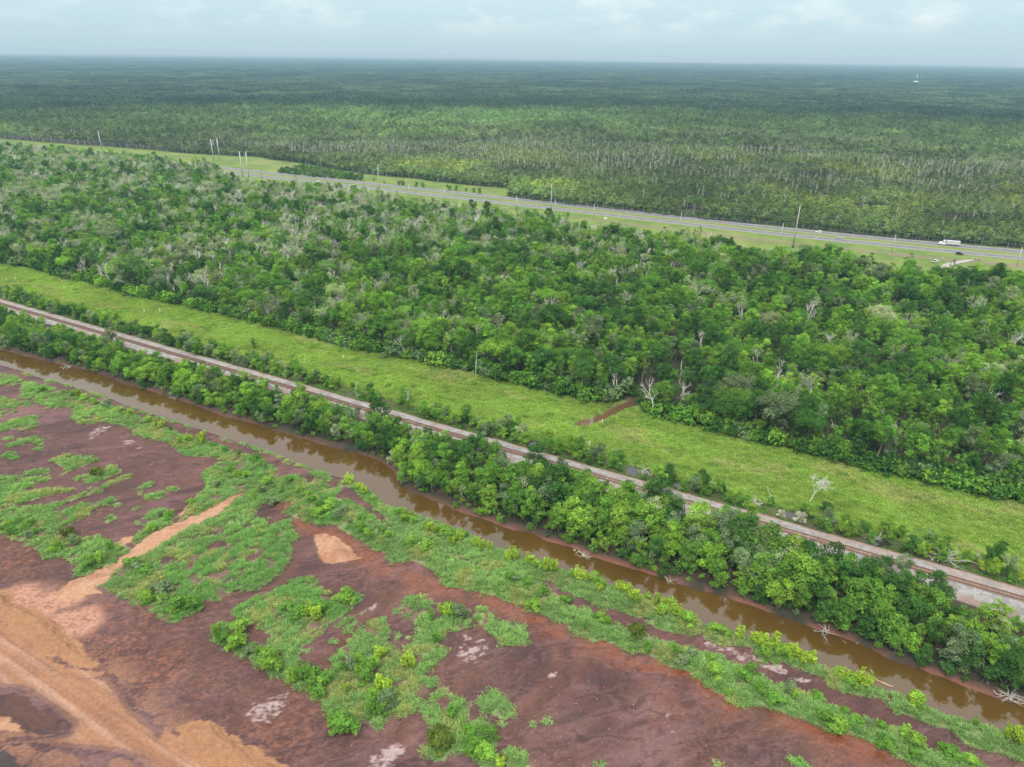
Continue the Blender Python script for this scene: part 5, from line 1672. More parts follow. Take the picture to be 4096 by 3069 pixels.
SH_G = {'a4': [(60, 240), (120, 260), (200, 270), (320, 350), (500, 410), (640, 610), (260, 450), (740, 540), (800, 570), (1120, 790), (1300, 750), (1350, 800), (1400, 870), (1480, 800), (1620, 840), (1640, 950), (1860, 990), (1900, 940), (1750, 1110), (1960, 1070), (1300, 420)],
        'a5': [(80, 1100), (180, 1160), (300, 1060), (360, 1150), (530, 1140), (560, 1290), (700, 1250), (680, 1390), (800, 1320), (900, 1350), (1000, 1360), (1030, 1510), (1140, 1420), (1240, 1490), (1250, 1610), (1500, 1570), (1560, 1600), (1680, 1630), (1740, 1350), (1260, 1160), (230, 745)],
        'a6': [(100, 930), (330, 1090), (380, 1150), (440, 1190), (500, 1230), (560, 1270), (600, 1320), (640, 1260), (540, 1340), (700, 1350), (760, 1310), (820, 1400), (900, 1380), (880, 1460), (960, 1510), (1060, 1480), (1120, 1510), (1280, 1600), (1300, 1570), (1420, 1610), (1180, 1330), (1740, 1500), (50, 1160), (230, 1160), (130, 1100), (200, 1240)],
        'a1': [(250, 340), (350, 340), (530, 345), (610, 365), (860, 460), (760, 440), (1370, 650), (1490, 740), (1720, 770), (1800, 820), (1930, 840), (2050, 890), (2120, 940), (1850, 970), (1900, 1010), (1780, 1060), (1750, 1100), (1990, 1020), (2030, 1200), (2120, 1170), (590, 1570), (480, 1600), (440, 1620), (60, 1410), (140, 1390), (180, 1450), (260, 1410), (300, 1470), (240, 1510), (90, 1480), (30, 1450), (1280, 1340), (1340, 1360), (1200, 1450), (1530, 1230), (870, 1610)],
        'a2': [(1060, 160), (1120, 170), (1010, 120), (1190, 310), (1240, 340), (1100, 400), (1150, 410), (1230, 400), (1380, 430), (1450, 420), (1500, 440), (1330, 480), (700, 80), (780, 90), (680, 140), (1660, 650), (1690, 710), (1790, 750), (1860, 720), (1840, 630), (1900, 790), (1960, 800), (2040, 860), (2090, 910)],
        'a3': [(540, 480), (420, 510), (380, 500), (300, 460), (720, 400), (1550, 500), (1600, 520), (1390, 550), (840, 950), (780, 910), (900, 940), (870, 990), (930, 900), (820, 860), (700, 910), (980, 1160), (1050, 1140), (920, 1230), (990, 1240), (1040, 1210), (350, 970), (320, 1010), (400, 980), (460, 970), (510, 1050), (480, 1070), (530, 1110), (610, 990), (700, 1360), (760, 1380), (680, 1340), (1700, 1430), (1750, 1450), (1800, 1450), (1720, 1510), (1800, 1540), (1760, 1590), (1830, 1610), (1540, 1270), (1420, 690), (190, 840)]}
SH_D = {'a3': [(1450, 1490), (1490, 1515), (1430, 1465)], 'a1': [(560, 1500), (790, 1010)], 'a4': [(1045, 660)]}
items = []
rs = np.random.default_rng(25)
for table, tones in ((SH_Y, ['yellow', 'yellow', 'yellow', 'bright']), (SH_G, ['mid', 'bright', 'grey', 'bright', 'mid']), (SH_D, ['olive'])):
    for v, lst in table.items():
        for q in lst:
            g = G(v, q) + rs.normal(0, .25, 2)
            tone = rs.choice(tones)
            pk = int(rs.integers(0, 3)) if tone == 'yellow' or rs.random() < .25 else int(rs.integers(3, 6))
            sc = rs.uniform(.65, 1.2) * (1.25 if v in ('a2', 'a3') and table is SH_G else 1.0)
            if table is SH_D:
                sc, pk = 1.25, 4
            sc *= 1.3 if tone == 'yellow' else 1.0
            wd = sc * rs.uniform(.95, 1.3)
            o = grow_plant("shrub", SHRUB[pk], g[0], g[1], rs.uniform(0, 6.28), (wd, wd, sc), tone, wood="stem", leaves="foliage", jig=rs.uniform(.9, 1.12), cat="shrub", group="shrubs on the berm and mud flats")
            items.append((o, g[0], g[1], tone))
flat_marks = [(G('a6', (700, 1010)), "the notch in the mud bank"), (G('a1', (1900, 1190)), "the sand road's upper end"), (G('a2', (740, 290)), "the sand road's lower end"), (G('a3', (640, 50)), "the pale sand mound"), (G('a3', (1700, 760)), "the salt crust amid the flats"), (G('a3', (100, 1200)), "the salt crust by grey mud"),
              (G('a2', (1560, 1400)), "the tan heap of fill"), (G('a3', (1250, 1230)), "the narrow dark gully"), (G('a3', (1900, 650)), "the curved grass island"), (G('a3', (1870, 1190)), "the round grass island"), (G('a2', (1840, 570)), "the rust-coloured pool"), (G('a4', (1550, 600)), "the gap in the berm"), (G('a4', (300, 240)), "the bare mud strip's tip"),
              (G('a5', (1075, 1120)), "the cut in the canal fringe"), (G('a5', (1005, 1010)), "the floating log"), (G('a5', (560, 1370)), "the red pool"), (G('p', (4060, 3000)), "the lower right corner"), (G('a1', (1040, 750)), "the left flats' white crust"), (G('a1', (200, 1450)), "the thicket at picture left"), (G('a1', (270, 400)), "the left berm's dark gap"), (G('a4', (1000, 880)), "the orange rivulet's bend")]
name_them(items, flat_marks, "shrub", "on the mud side")

# --- tall grass of flats and berm
rg_ = np.random.default_rng(26)
n0 = 190000
gs, gt = rg_.uniform(-430, 75, n0), rg_.uniform(33, 150, n0)
gpnt = xy(gs, gt)
ok = in_view(np.c_[gpnt, np.zeros(n0)], 150)
gpnt = gpnt[ok]
jog = rg_.normal(0, .45, gpnt.shape)
ok = grass_mask(gpnt[:, 0] + jog[:, 0], gpnt[:, 1] + jog[:, 1]) & (fbm(gpnt[:, 0], gpnt[:, 1], 2.4, 3, 175) < np.where(in_poly(gpnt[:, 0], gpnt[:, 1], BERM), .68, .60) + rg_.normal(0, .02, len(gpnt)))
ok &= st(gpnt)[1] < c_low(st(gpnt)[0]) - .1
gpnt = gpnt[ok]
nG = len(gpnt)
v1 = fbm(gpnt[:, 0], gpnt[:, 1], 9, 3, 170)
v2 = fbm(gpnt[:, 0], gpnt[:, 1], 26, 3, 171)
tint = T_REED[None] * (0.75 + 0.55 * v1[:, None]) * rg_.uniform(.85, 1.15, (nG, 1))
tint = tint * (1 - sstep(.5, .7, v2)[:, None]) + sstep(.5, .7, v2)[:, None] * np.array([.19, .36, .10]) * (0.8 + .5 * v1[:, None])
yl = (fbm(gpnt[:, 0], gpnt[:, 1], 5, 3, 172) > .63)[:, None]
tint = np.where(yl, np.array([.34, .40, .14]) * (0.8 + .4 * v1[:, None]), tint)
edge_ = grass_mask(gpnt[:, 0] + .9, gpnt[:, 1] + .5).astype(float) + grass_mask(gpnt[:, 0] - .9, gpnt[:, 1] - .5) + grass_mask(gpnt[:, 0] + .5, gpnt[:, 1] - .9)
size = (0.55 + .9 * v1) * (.45 + .55 * edge_ / 3) * rg_.uniform(.75, 1.15, nG)
scatter("tall_grass", TUFT, np.c_[gpnt, ground_z(gpnt[:, 0], gpnt[:, 1])], rg_.uniform(0, 6.28, nG), np.stack([np.full(nG, 1.05), np.full(nG, 1.05), size], -1), rg_.integers(0, 3, nG), tint, "tall green grass growing in patches on the mud flats and berm")

# --- meadow grass and ditch weeds
n0 = 60000
ms, mt = rg_.uniform(-720, 240, n0), rg_.uniform(199.5, 241, n0)
mp_ = xy(ms, mt)
ok = in_view(np.c_[mp_, np.zeros(n0)], 700) & (mt < f_edge(ms) + .5) & ~in_poly(mp_[:, 0], mp_[:, 1], CREEK) & (poly_dist(mp_[:, 0], mp_[:, 1], CREEK, True, 6) > .5)
for p in PONDS:
    ok &= ~in_poly(mp_[:, 0], mp_[:, 1], grow(p, .8))
ms, mt, mp_ = ms[ok], mt[ok], mp_[ok]
nM = len(ms)
w1 = fbm(ms * .5, mt, 8, 4, 180)
w2 = fbm(ms * .35, mt, 6, 4, 103)
w3 = fbm(ms, mt, 3.0, 2, 182)
tint = np.array([.285, .415, .086]) * (.80 + .5 * w1[:, None])
tint = np.where((w2 > .66)[:, None], np.array([.38, .44, .15]) * (.8 + .4 * w1[:, None]), tint)
tint = np.where((w3 > .76)[:, None], np.array([.19, .33, .07]), tint) * rg_.uniform(.88, 1.12, (nM, 1))
scatter("meadow_grass", MTUFT, np.c_[mp_, ground_z(mp_[:, 0], mp_[:, 1])], rg_.uniform(0, 6.28, nM), np.stack([np.full(nM, 1.0), np.full(nM, 1.0), rg_.uniform(.5, 1.3, nM) * (.6 + .8 * w3)], -1), rg_.integers(0, 3, nM), tint, "short yellow-green grass of the mown meadow strip")
n0 = 9000
ds, dt_ = rg_.uniform(-560, 110, n0), rg_.uniform(192.6, 200.5, n0)
dp_ = xy(ds, dt_)
ok = in_view(np.c_[dp_, np.zeros(n0)], 100) & (fbm(dp_[:, 0], dp_[:, 1], 4, 3, 190) > .42)
for p in PONDS:
    ok &= ~in_poly(dp_[:, 0], dp_[:, 1], grow(p, .2))
dp_ = dp_[ok]
nD = len(dp_)
tint, _ = tone_mix(rg_, nD, [(np.array([.11, .26, .05]), 3), (np.array([.16, .30, .06]), 2), (np.array([.22, .24, .11]), 1)])
scatter("ditch_weeds", TUFT, np.c_[dp_, ground_z(dp_[:, 0], dp_[:, 1])], rg_.uniform(0, 6.28, nD), uni(rg_.uniform(.35, .8, nD)), rg_.integers(0, 3, nD), tint, "green weeds along the ditch between the gravel and the meadow")

# --- the wide swamp forest beyond the highway
rw = np.random.default_rng(27)


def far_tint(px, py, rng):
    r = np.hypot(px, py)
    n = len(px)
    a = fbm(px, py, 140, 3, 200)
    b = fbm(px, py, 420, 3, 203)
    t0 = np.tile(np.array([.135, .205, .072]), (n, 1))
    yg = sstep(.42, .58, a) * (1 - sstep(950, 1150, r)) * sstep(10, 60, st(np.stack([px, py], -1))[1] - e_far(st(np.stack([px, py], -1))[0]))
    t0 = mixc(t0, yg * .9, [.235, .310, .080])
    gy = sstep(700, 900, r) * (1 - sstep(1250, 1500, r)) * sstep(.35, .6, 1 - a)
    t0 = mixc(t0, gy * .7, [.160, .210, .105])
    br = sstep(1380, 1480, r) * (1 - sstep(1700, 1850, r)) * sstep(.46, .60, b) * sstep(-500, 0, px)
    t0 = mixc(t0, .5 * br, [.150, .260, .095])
    cloud_shade = sstep(1750, 2100, r)
    t0 = mixc(t0, cloud_shade, [.072, .108, .056])  # darker leaf tint stands in for cloud shadow over the far forest
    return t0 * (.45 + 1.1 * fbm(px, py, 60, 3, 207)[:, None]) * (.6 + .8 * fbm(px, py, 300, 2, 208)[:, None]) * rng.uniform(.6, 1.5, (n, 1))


def far_points(r0, r1, step, rng):
    xs = np.arange(-r1 * .95, r1 * .95, step)
    ys = np.arange(r0 * .70, r1, step)
    X, Y = np.meshgrid(xs, ys)
    X = X.ravel() + rng.uniform(-.5, .5, X.size) * step
    Y = Y.ravel() + rng.uniform(-.5, .5, Y.size) * step
    r = np.hypot(X, Y)
    s_, t_ = st(np.stack([X, Y], -1))
    m_ = (r >= r0) & (r < r1) & (t_ > e_far(s_) + .5) & (np.abs(X) < Y * .92 + 60)
    X, Y = X[m_], Y[m_]
    v = in_view(np.c_[X, Y, np.full(len(X), 6.0)], 260)
    return X[v], Y[v]


XA, YA = far_points(450, 1150, 3.7, rw)
_m = fbm(XA, YA, 45, 3, 211) < .70
XA, YA = XA[_m], YA[_m]
XB, YB = far_points(1150, 2400, 6.6, rw)
tall = np.clip(1.4 * fbm(np.r_[XA, XB], np.r_[YA, YB], 30, 3, 210) - .2, .05, 1.3)
scl = np.r_[rw.uniform(.65, 1.0, len(XA)), rw.uniform(1.15, 1.7, len(XB))] * (.75 + .5 * tall)
edge_boost = np.where((st(np.c_[XA, YA])[1] - e_far(st(np.c_[XA, YA])[0])) < 40, 1.15, 1.0)
scl[:len(XA)] *= edge_boost
fpnt = np.c_[np.r_[XA, XB], np.r_[YA, YB], np.zeros(len(XA) + len(XB))]
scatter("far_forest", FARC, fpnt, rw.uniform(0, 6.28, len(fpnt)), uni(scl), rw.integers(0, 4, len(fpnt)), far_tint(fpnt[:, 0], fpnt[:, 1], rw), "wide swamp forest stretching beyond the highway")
XS, YS = far_points(560, 1700, 5.4, rw)
rS = np.hypot(XS, YS)
sden = (  .04 + .34 * sstep(760, 950, rS) * (1 - sstep(1350, 1500, rS)) * sstep(.44, .60, fbm(XS, YS, 130, 3, 220)) + .4 * sstep(1350, 1500, rS) * (XS < -200) * sstep(.5, .6, fbm(XS, YS, 160, 3, 221)))
m_ = rw.random(len(XS)) < sden
XS, YS = XS[m_], YS[m_]
nS = len(XS)
sw = rw.uniform(.9, 1.5, nS)
scatter("standing_snags", SNAG, np.c_[XS, YS, np.zeros(nS)], rw.uniform(0, 6.28, nS), np.stack([sw, sw, rw.uniform(.7, 1.15, nS)], -1), rw.integers(0, 3, nS), np.tile(T_GREY, (nS, 1)), "grey dead trunks standing in the far swamp forest")
XT, YT = far_points(2380, 9500, 50.0, rw)
XU, YU = far_points(9400, 17000, 95.0, rw)
near_t = len(XT)
XT, YT = np.r_[XT, XU], np.r_[YT, YU]
nT = len(XT)
scatter("distant_woods", TILE, np.c_[XT, YT, np.zeros(nT)], rw.integers(0, 4, nT) * math.pi / 2, np.stack([np.where(np.arange(nT) < near_t, 1.05, 2.0)] * 2 + [rw.uniform(.85, 1.2, nT)], -1), rw.integers(0, 4, nT), far_tint(XT, YT, rw), "forest canopy running to the horizon, cloud shadow put into its tint")
# brush along the road's far side
a_, b_ = jitter_grid(-640, 100, 560, 660, 4.2, rw)
pp = xy(a_, b_)
BR = np.concatenate([G('c3', [(410, 372), (600, 372), (850, 420), (1050, 455), (1350, 500), (1560, 540), (1800, 580), (1790, 625), (1550, 600), (1300, 590), (1000, 552), (700, 520), (530, 490), (430, 425)])])
m_ = in_poly(pp[:, 0], pp[:, 1], BR)
extra = np.concatenate([G('b6', [(1000, 250), (1080, 270), (1200, 285), (1230, 290), (1340, 300), (1390, 310), (1600, 325), (1660, 330), (1740, 335), (1800, 345), (1850, 352)]), G('b1', [(1110, 975), (1160, 985), (1210, 985), (1340, 985), (1390, 1000), (1450, 1000), (1560, 1020), (1600, 1020), (1645, 1005)])])
wall_s = np.arange(-900, 330, 2.6)
wall = xy(wall_s, e_far(wall_s) + rw.uniform(.5, 9, len(wall_s)))
wall = wall[in_view(np.c_[wall, np.zeros(len(wall))], 200)]
pp = np.concatenate([pp[m_], extra, wall])
tint, _ = tone_mix(rw, len(pp), [(T_DARK, 4), (T_GREY, 3), (T_MID, 3)])
scatter("roadside_brush", BANK, np.c_[pp, np.zeros(len(pp))], rw.uniform(0, 6.28, len(pp)), uni(rw.uniform(.45, .85, len(pp))), rw.integers(0, 5, len(pp)), tint, "dark brush along the far side of the highway")

# ------------------------------------------------------------------ vehicles
VIEW['d1'] = (3700, 950, 8.508)
VIEW['d7'] = (1240, 700, 11.06)
VIEW['d8'] = (2180, 720, 7.9)
M_WPAINT = simple("white_paint", (.72, .73, .73), .25, 0, .04, 2)
M_SPAINT = simple("silver_paint", (.50, .52, .53), .25, .3, .04, 2)
M_BPAINT = simple("black_paint", (.015, .016, .018), .2, 0, .1, 2)
M_TRAIL = simple("trailer_panel", (.55, .57, .56), .4, .2, .06, 1)
M_GLASS = simple("vehicle_glass", (.02, .025, .03), .08, 0, .1, 1)
M_TYRE = simple("tyre_rubber", (.018, .018, .018), .85, 0, .2, 4)
M_RIM = simple("wheel_rim", (.55, .55, .55), .35, .6, .08, 4)
M_LAMP = simple("headlight_lens", (.75, .75, .7), .15, 0, .05, 4)
M_TAIL = simple("tail_light_lens", (.35, .02, .02), .2, 0, .05, 4)
M_STEEL = simple("galvanised_steel", (.52, .55, .56), .45, .4, .08, .4)
M_CONC = simple("concrete", lin(172, 166, 156), .8, 0, .08, .5)
M_WOODP = simple("weathered_pole", lin(120, 104, 92), .9, 0, .2, 1.5)
M_DARKB = simple("dark_footing", (.02, .02, .02), .8, 0, .2, 1)
M_CABLE = simple("cable", (.24, .25, .25), .6, .2, .05, 1)
M_INSUL = simple("insulator", (.62, .62, .6), .4, 0, .05, 2)


def wheel(parent, x_, y_, r, w=.24):
    wo_ = MB().tube((x_, y_ - w / 2, r), (x_, y_ + w / 2, r), r, r, 14).put("wheel", M_TYRE, parent)
    MB().tube((x_, y_ - w / 2 - .012, r), (x_, y_ + w / 2 + .012, r), r * .6, r * .6, 10).put("rim", M_RIM, wo_)


def place(view, q, fn=None, z_=0.0):
    g = G(view, q, z_)
    s_, t_ = st(g)
    if fn is None:
        return g, RAIL_ANG
    a = xy(s_ - 5, fn(s_ - 5))
    b = xy(s_ + 5, fn(s_ + 5))
    return g, math.atan2(b[1] - a[1], b[0] - a[0])


def car(name, label, g, ang, z_, paint, kind="sedan"):
    """x forward. Sedan, hatch-backed utility car or pickup."""
    L, W = (4.7, 1.86) if kind == "sedan" else (4.75, 1.92) if kind == "suv" else (5.8, 2.0)
    r = empty(name, (g[0], g[1], z_), ang)
    h = L / 2
    if kind == "sedan":
        lower = [(-h, .42), (-h, .86), (-h + .25, .98), (-1.35, 1.02), (1.0, .98), (h - .35, .82), (h, .66), (h, .34), (h - .2, .24), (-h + .2, .24)]
        top = [(-1.55, 1.0), (-.95, 1.42), (.15, 1.46), (1.05, .97)]
    elif kind == "suv":
        lower = [(-h, .45), (-h + .02, .95), (-h + .1, 1.06), (1.05, 1.06), (h - .3, .95), (h, .76), (h, .36), (h - .2, .27), (-h + .2, .27)]
        top = [(-h + .12, 1.05), (-h + .45, 1.66), (.25, 1.70), (1.15, 1.05)]
    else:
        lower = [(-h, .5), (-h, 1.02), (-.75, 1.05), (1.2, 1.08), (h - .25, 1.0), (h, .82), (h, .42), (h - .2, .32), (-h + .2, .32)]
        top = [(-.75, 1.04), (-.62, 1.78), (.55, 1.80), (1.25, 1.06)]
    b = MB().profile(lower, W)
    ins = [1.0 if z_i < 1.2 else .84 for _, z_i in top]
    b.profile(top, W * .96, 0, ins)
    b.put("body", paint, r)
    # window band: side panes, windscreen and rear window, a little proud
    for sg in (-1, 1):
        w_ = MB()
        y0, y1 = sg * W * .482, sg * W * .413
        xa, xb, xc, xd = top[0][0] + .28, top[1][0] + .12, top[2][0] - .12, top[3][0] - .22
        zt = top[1][1] - .09
        w_.add([(xa, y0 + sg * .004, top[0][1] + .06), (xd, y0 + sg * .004, top[3][1] + .06), (xc, y1 + sg * .02, zt), (xb, y1 + sg * .02, zt)], [(0, 1, 2, 3)])
        w_.put("side_window", M_GLASS, r)
    for nm, (p0, p1), off in (("windscreen", (top[3], top[2]), .02), ("rear_window", (top[0], top[1]), -.02)):
        x0, z0 = p0[0] * .88 + p1[0] * .12, p0[1] * .88 + p1[1] * .12
        x1, z1 = p0[0] * .10 + p1[0] * .90, p0[1] * .10 + p1[1] * .90
        MB().add([(x0 + off, -W * .44, z0 + .015), (x0 + off, W * .44, z0 + .015), (x1 + off, W * .385, z1 + .015), (x1 + off, -W * .385, z1 + .015)], [(0, 1, 2, 3)]).put(nm, M_GLASS, r)
    if kind == "pickup":
        MB().box((-1.85, 0, 1.0), (1.9, W * .82, .16)).put("cargo_bed", M_DARKB, r)
    for sx in (-1, 1):
        for sy in (-1, 1):
            wheel(r, sx * L * .30, sy * (W / 2 - .10), .34 if kind != "pickup" else .40)
    for sy in (-1, 1):
        MB().box((h - .03, sy * W * .36, .72 if kind != "pickup" else .84), (.10, .34, .15)).put("headlight", M_LAMP, r)
        MB().box((-h + .03, sy * W * .38, .80), (.10, .28, .18)).put("tail_light", M_TAIL, r)
    tag(r, label, "car" if kind != "pickup" else "pickup")
    return r


RZ = ROAD_Z + 0.05
g, a = place('d7', (360, 345), h_low)
car("car", "white saloon car on the near carriageway at the left", g, a + math.pi, RZ, M_WPAINT, "sedan")
g, a = place('d7', (1930, 530), h_low)
car("pickup_truck", "white pickup half hidden behind roadside treetops", g, a, RZ, M_WPAINT, "pickup")
g, a = place('b8', (553, 674), h_up)
car("car", "white hatchback on the far carriageway behind the tall concrete pole", g, a + math.pi, RZ, M_WPAINT, "suv")
g, a = place('b8', (727, 722), h_low)
car("car", "silver saloon car on the near carriageway past the tall concrete pole", g, a, RZ, M_SPAINT, "sedan")
g, a = place('d1', (1160, 600), h_low)
car("car", "black estate car on the near carriageway below the white truck", g, a, RZ, M_BPAINT, "suv")
g, a = place('d1', (350, 850))
car("pickup_truck", "white pickup parked on the grass verge beside the silted ditch", g, a + math.radians(62), .05, M_WPAINT, "pickup")

# articulated tipper truck: cab leads towards the left
g, a = place('d1', (810, 300), h_up)
tk = empty("tipper_truck", (g[0], g[1], RZ), a + math.pi)
tag(tk, "white articulated truck with long grey tipper trailer on the far carriageway", "truck")
cab = MB().profile([(3.0, .62), (3.0, 3.35), (3.5, 3.75), (4.35, 3.45), (4.75, 2.45), (6.55, 2.05), (6.95, 1.75), (7.05, .62)], 2.3).put("cab", M_WPAINT, tk)
MB().add([(4.40, -1.0, 3.35), (4.40, 1.0, 3.35), (4.79, 1.05, 2.5), (4.79, -1.05, 2.5)], [(0, 1, 2, 3)]).put("windscreen", M_GLASS, cab)
for sg in (-1, 1):
    MB().add([(3.75, sg * 1.156, 2.25), (4.65, sg * 1.156, 2.25), (4.40, sg * 1.156, 3.05), (3.75, sg * 1.156, 3.05)], [(0, 1, 2, 3)]).put("side_window", M_GLASS, cab)
    MB().box((7.04, sg * .85, 1.15), (.10, .34, .26)).put("headlight", M_LAMP, cab)
    MB().tube((2.75, sg * .95, .9), (2.75, sg * .95, 3.7), .09).put("exhaust_stack", M_RIM, cab)
    MB().tube((3.9, sg * 1.06, .85), (2.3, sg * 1.06, .85), .30, .30, 10).put("fuel_tank", M_RIM, cab)
MB().box((7.12, 0, .78), (.16, 2.3, .34)).put("bumper", M_RIM, cab)
MB().box((-.5, 0, .85), (11.0, .9, .26)).put("chassis", M_DARKB, tk)
tb = MB().profile([(2.25, 1.15), (2.45, 3.75), (-6.55, 3.65), (-6.85, 1.25)], 2.5).put("trailer_body", M_TRAIL, tk)
for xr in np.arange(-6.0, 2.2, .9):
    for sg in (-1, 1):
        MB().box((xr, sg * 1.28, 2.4), (.10, .07, 2.2)).put("side_rib", M_TRAIL, tb)
for sg in (-1, 1):
    MB().box((-2.1, sg * 1.285, 3.62), (8.9, .09, .12)).put("top_rail", M_TRAIL, tb)
for xw in (6.0, 1.6, .3, -5.4, -6.3):
    for sg in (-1, 1):
        wheel(tk, xw, sg * 1.05, .5, .30)

# ------------------------------------------------------------------ poles and lines
POLE_TOPS = []


def monopole(view, base, h_, label, steel):
    g = G(view, base)
    r = empty("transmission_pole", (g[0], g[1], 0), RAIL_ANG)
    tag(r, label, "pole", "tall transmission poles along the highway")
    MB().tube((0, 0, .5), (0, 0, h_), .62 if steel else .55, .26, 10).put("shaft", M_STEEL if steel else M_CONC, r, smooth=True)
    MB().tube((0, 0, -.3), (0, 0, .7), .95, .95, 10).put("footing", M_DARKB if not steel else M_CONC, r)
    for k, zz in enumerate((h_ - 4.0, h_ - 8.0, h_ - 12.0)):
        arm = MB().tube((0, -.2, zz), (0, -1.5, zz + .25), .10, .08, 6).put("arm", M_INSUL, r)
        MB().tube((0, -1.5, zz + .25), (0, -1.5, zz - .3), .12, .12, 8).put("insulator", M_INSUL, arm)
    return g, h_


chain = [monopole('b5', (2006, 238), 29, "tall grey steel transmission pole where the road leaves the trees, nearer one", True),
         monopole('b6', (1043, 362), 28.5, "tall grey transmission pole standing between the roadside treetops", False),
         monopole('b7', (408, 548), 29, "tall concrete transmission pole beside the white sign's stretch of verge", False),
         monopole('b8', (346, 787), 30, "tallest concrete transmission pole near the silver car", False)]
monopole('b5', (1955, 228), 28, "tall grey steel transmission pole where the road leaves the trees, farther one", True)
P2 = monopole('b1', (1772, 1002), 28, "grey transmission pole of the pair on the green strip, nearer the road bend", True)
monopole('b1', (1722, 1005), 28, "grey transmission pole of the pair on the green strip, farther from the bend", True)
P1 = monopole('b1', (826, 929), 27.5, "lone grey transmission pole standing on the distant green strip", True)
full = [P1, P2] + chain
d_ = full[-1][0] - full[-2][0]
full.append((full[-1][0] + d_ * .95, 30))
ph = ["upper", "middle", "lower"]
for k in range(3):
    for side in (0,):
        b = MB()
        for (ga, ha), (gb_, hb_) in zip(full[:-1], full[1:]):
            off = NOR * -1.5
            za, zb = ha - 4.05 - 4 * k, hb_ - 4.05 - 4 * k
            pts = []
            for q in np.linspace(0, 1, 15):
                pts.append((ga[0] + (gb_[0] - ga[0]) * q + off[0], ga[1] + (gb_[1] - ga[1]) * q + off[1], za + (zb - za) * q - 3.2 * 4 * q * (1 - q)))
            b.path(pts, .045, 4)
        o = b.put("power_cable", M_CABLE)
        tag(o, "%s power cable strung between the tall transmission poles" % ph[k], "cable", "cables of the transmission line")


def slim_pole(view, base, h_, label):
    g = G(view, base)
    r = empty("utility_pole", (g[0], g[1], 0), RAIL_ANG)
    tag(r, label, "pole", "slim pale poles along the near verge")
    MB().tube((0, 0, -.3), (0, 0, h_), .24, .14, 8).put("shaft", M_STEEL, r, smooth=True)
    for sg, zz in ((-1, h_ - .2), (1, h_ - .9), (-1, h_ - 1.6)):
        MB().tube((0, 0, zz), (0, sg * .45, zz + .1), .06, .06, 6).put("insulator", M_INSUL, r)
    return g, h_


SL = [slim_pole('b6', (1282, 367), 11, "slim pale pole right of the roadside treetops"), slim_pole('b6', (1565, 412), 11.5, "slim pale pole before the small roadside bushes"), slim_pole('b6', (2145, 473), 11.5, "slim pale pole at the end of the green strip"),
      slim_pole('b7', (445, 510), 11.5, "slim pale pole beside the concrete transmission pole"), slim_pole('b7', (752, 549), 12, "slim pale pole left of the white sign"), slim_pole('b7', (1447, 631), 12.5, "slim pale pole at the start of the bare soil strip"),
      slim_pole('b8', (248, 727), 12.5, "slim pale pole just left of the tallest concrete pole"), slim_pole('b8', (1143, 828), 12.5, "slim pale pole between the silver car and the truck"), slim_pole('b8', (2152, 938), 13, "slim pale pole at the right picture edge")]
SL.append((SL[-1][0] + (SL[-1][0] - SL[-2][0]), 13))
for k, nm in enumerate(("top", "second", "third")):
    b = MB()
    for (ga, ha), (gb_, hb_) in zip(SL[:-1], SL[1:]):
        pts = []
        for q in np.linspace(0, 1, 9):
            pts.append((ga[0] + (gb_[0] - ga[0]) * q, ga[1] + (gb_[1] - ga[1]) * q, ha - .1 - .7 * k + (hb_ - ha) * q - .8 * 4 * q * (1 - q)))
        b.path(pts, .03, 4)
    tag(b.put("power_cable", M_CABLE), "%s thin cable strung between the slim verge poles" % nm, "cable", "cables of the slim poles")


def cross_pole(view, base, h_, label):
    g = G(view, base)
    r = empty("cross_arm_pole", (g[0], g[1], 0), RAIL_ANG + math.radians(85))
    tag(r, label, "pole", "wooden poles with cross arms")
    MB().tube((0, 0, -.3), (0, 0, h_), .22, .15, 8).put("shaft", M_WOODP, r, smooth=True)
    for zz in (h_ - .3, h_ - 2.2):
        arm = MB().box((0, .18, zz), (2.8, .14, .16)).put("cross_arm", M_WOODP, r)
        for xx in (-1.2, -.5, .5, 1.2):
            MB().tube((xx, .18, zz + .08), (xx, .18, zz + .36), .07, .05, 6).put("insulator", M_INSUL, arm)
    return r


for v, q, h_, lab in [('c3', (686, 607), 12.5, "wooden cross-arm pole right of the steel pole pair"), ('c3', (1416, 690), 12.5, "wooden cross-arm pole with a pale box beside the white saloon car"), ('c3', (1816, 724), 11.5, "wooden cross-arm pole beyond the half-hidden pickup"),
                      ('b1', (1858, 958), 11, "wooden cross-arm pole at the forest wall behind the strip"), ('b1', (1453, 928), 10.5, "wooden cross-arm pole above the distant road bend"), ('b1', (1089, 905), 10.5, "wooden cross-arm pole midway along the distant green strip"), ('b1', (766, 880), 10.5, "wooden cross-arm pole beside the lone steel pole"), ('b1', (450, 852), 10.5, "farthest wooden cross-arm pole on the green strip")]:
    o = cross_pole(v, q, h_, lab)
    if 'box' in lab:
        MB().box((.5, .3, h_ - 2.9), (1.5, .6, .9)).put("transformer_box", M_INSUL, o)

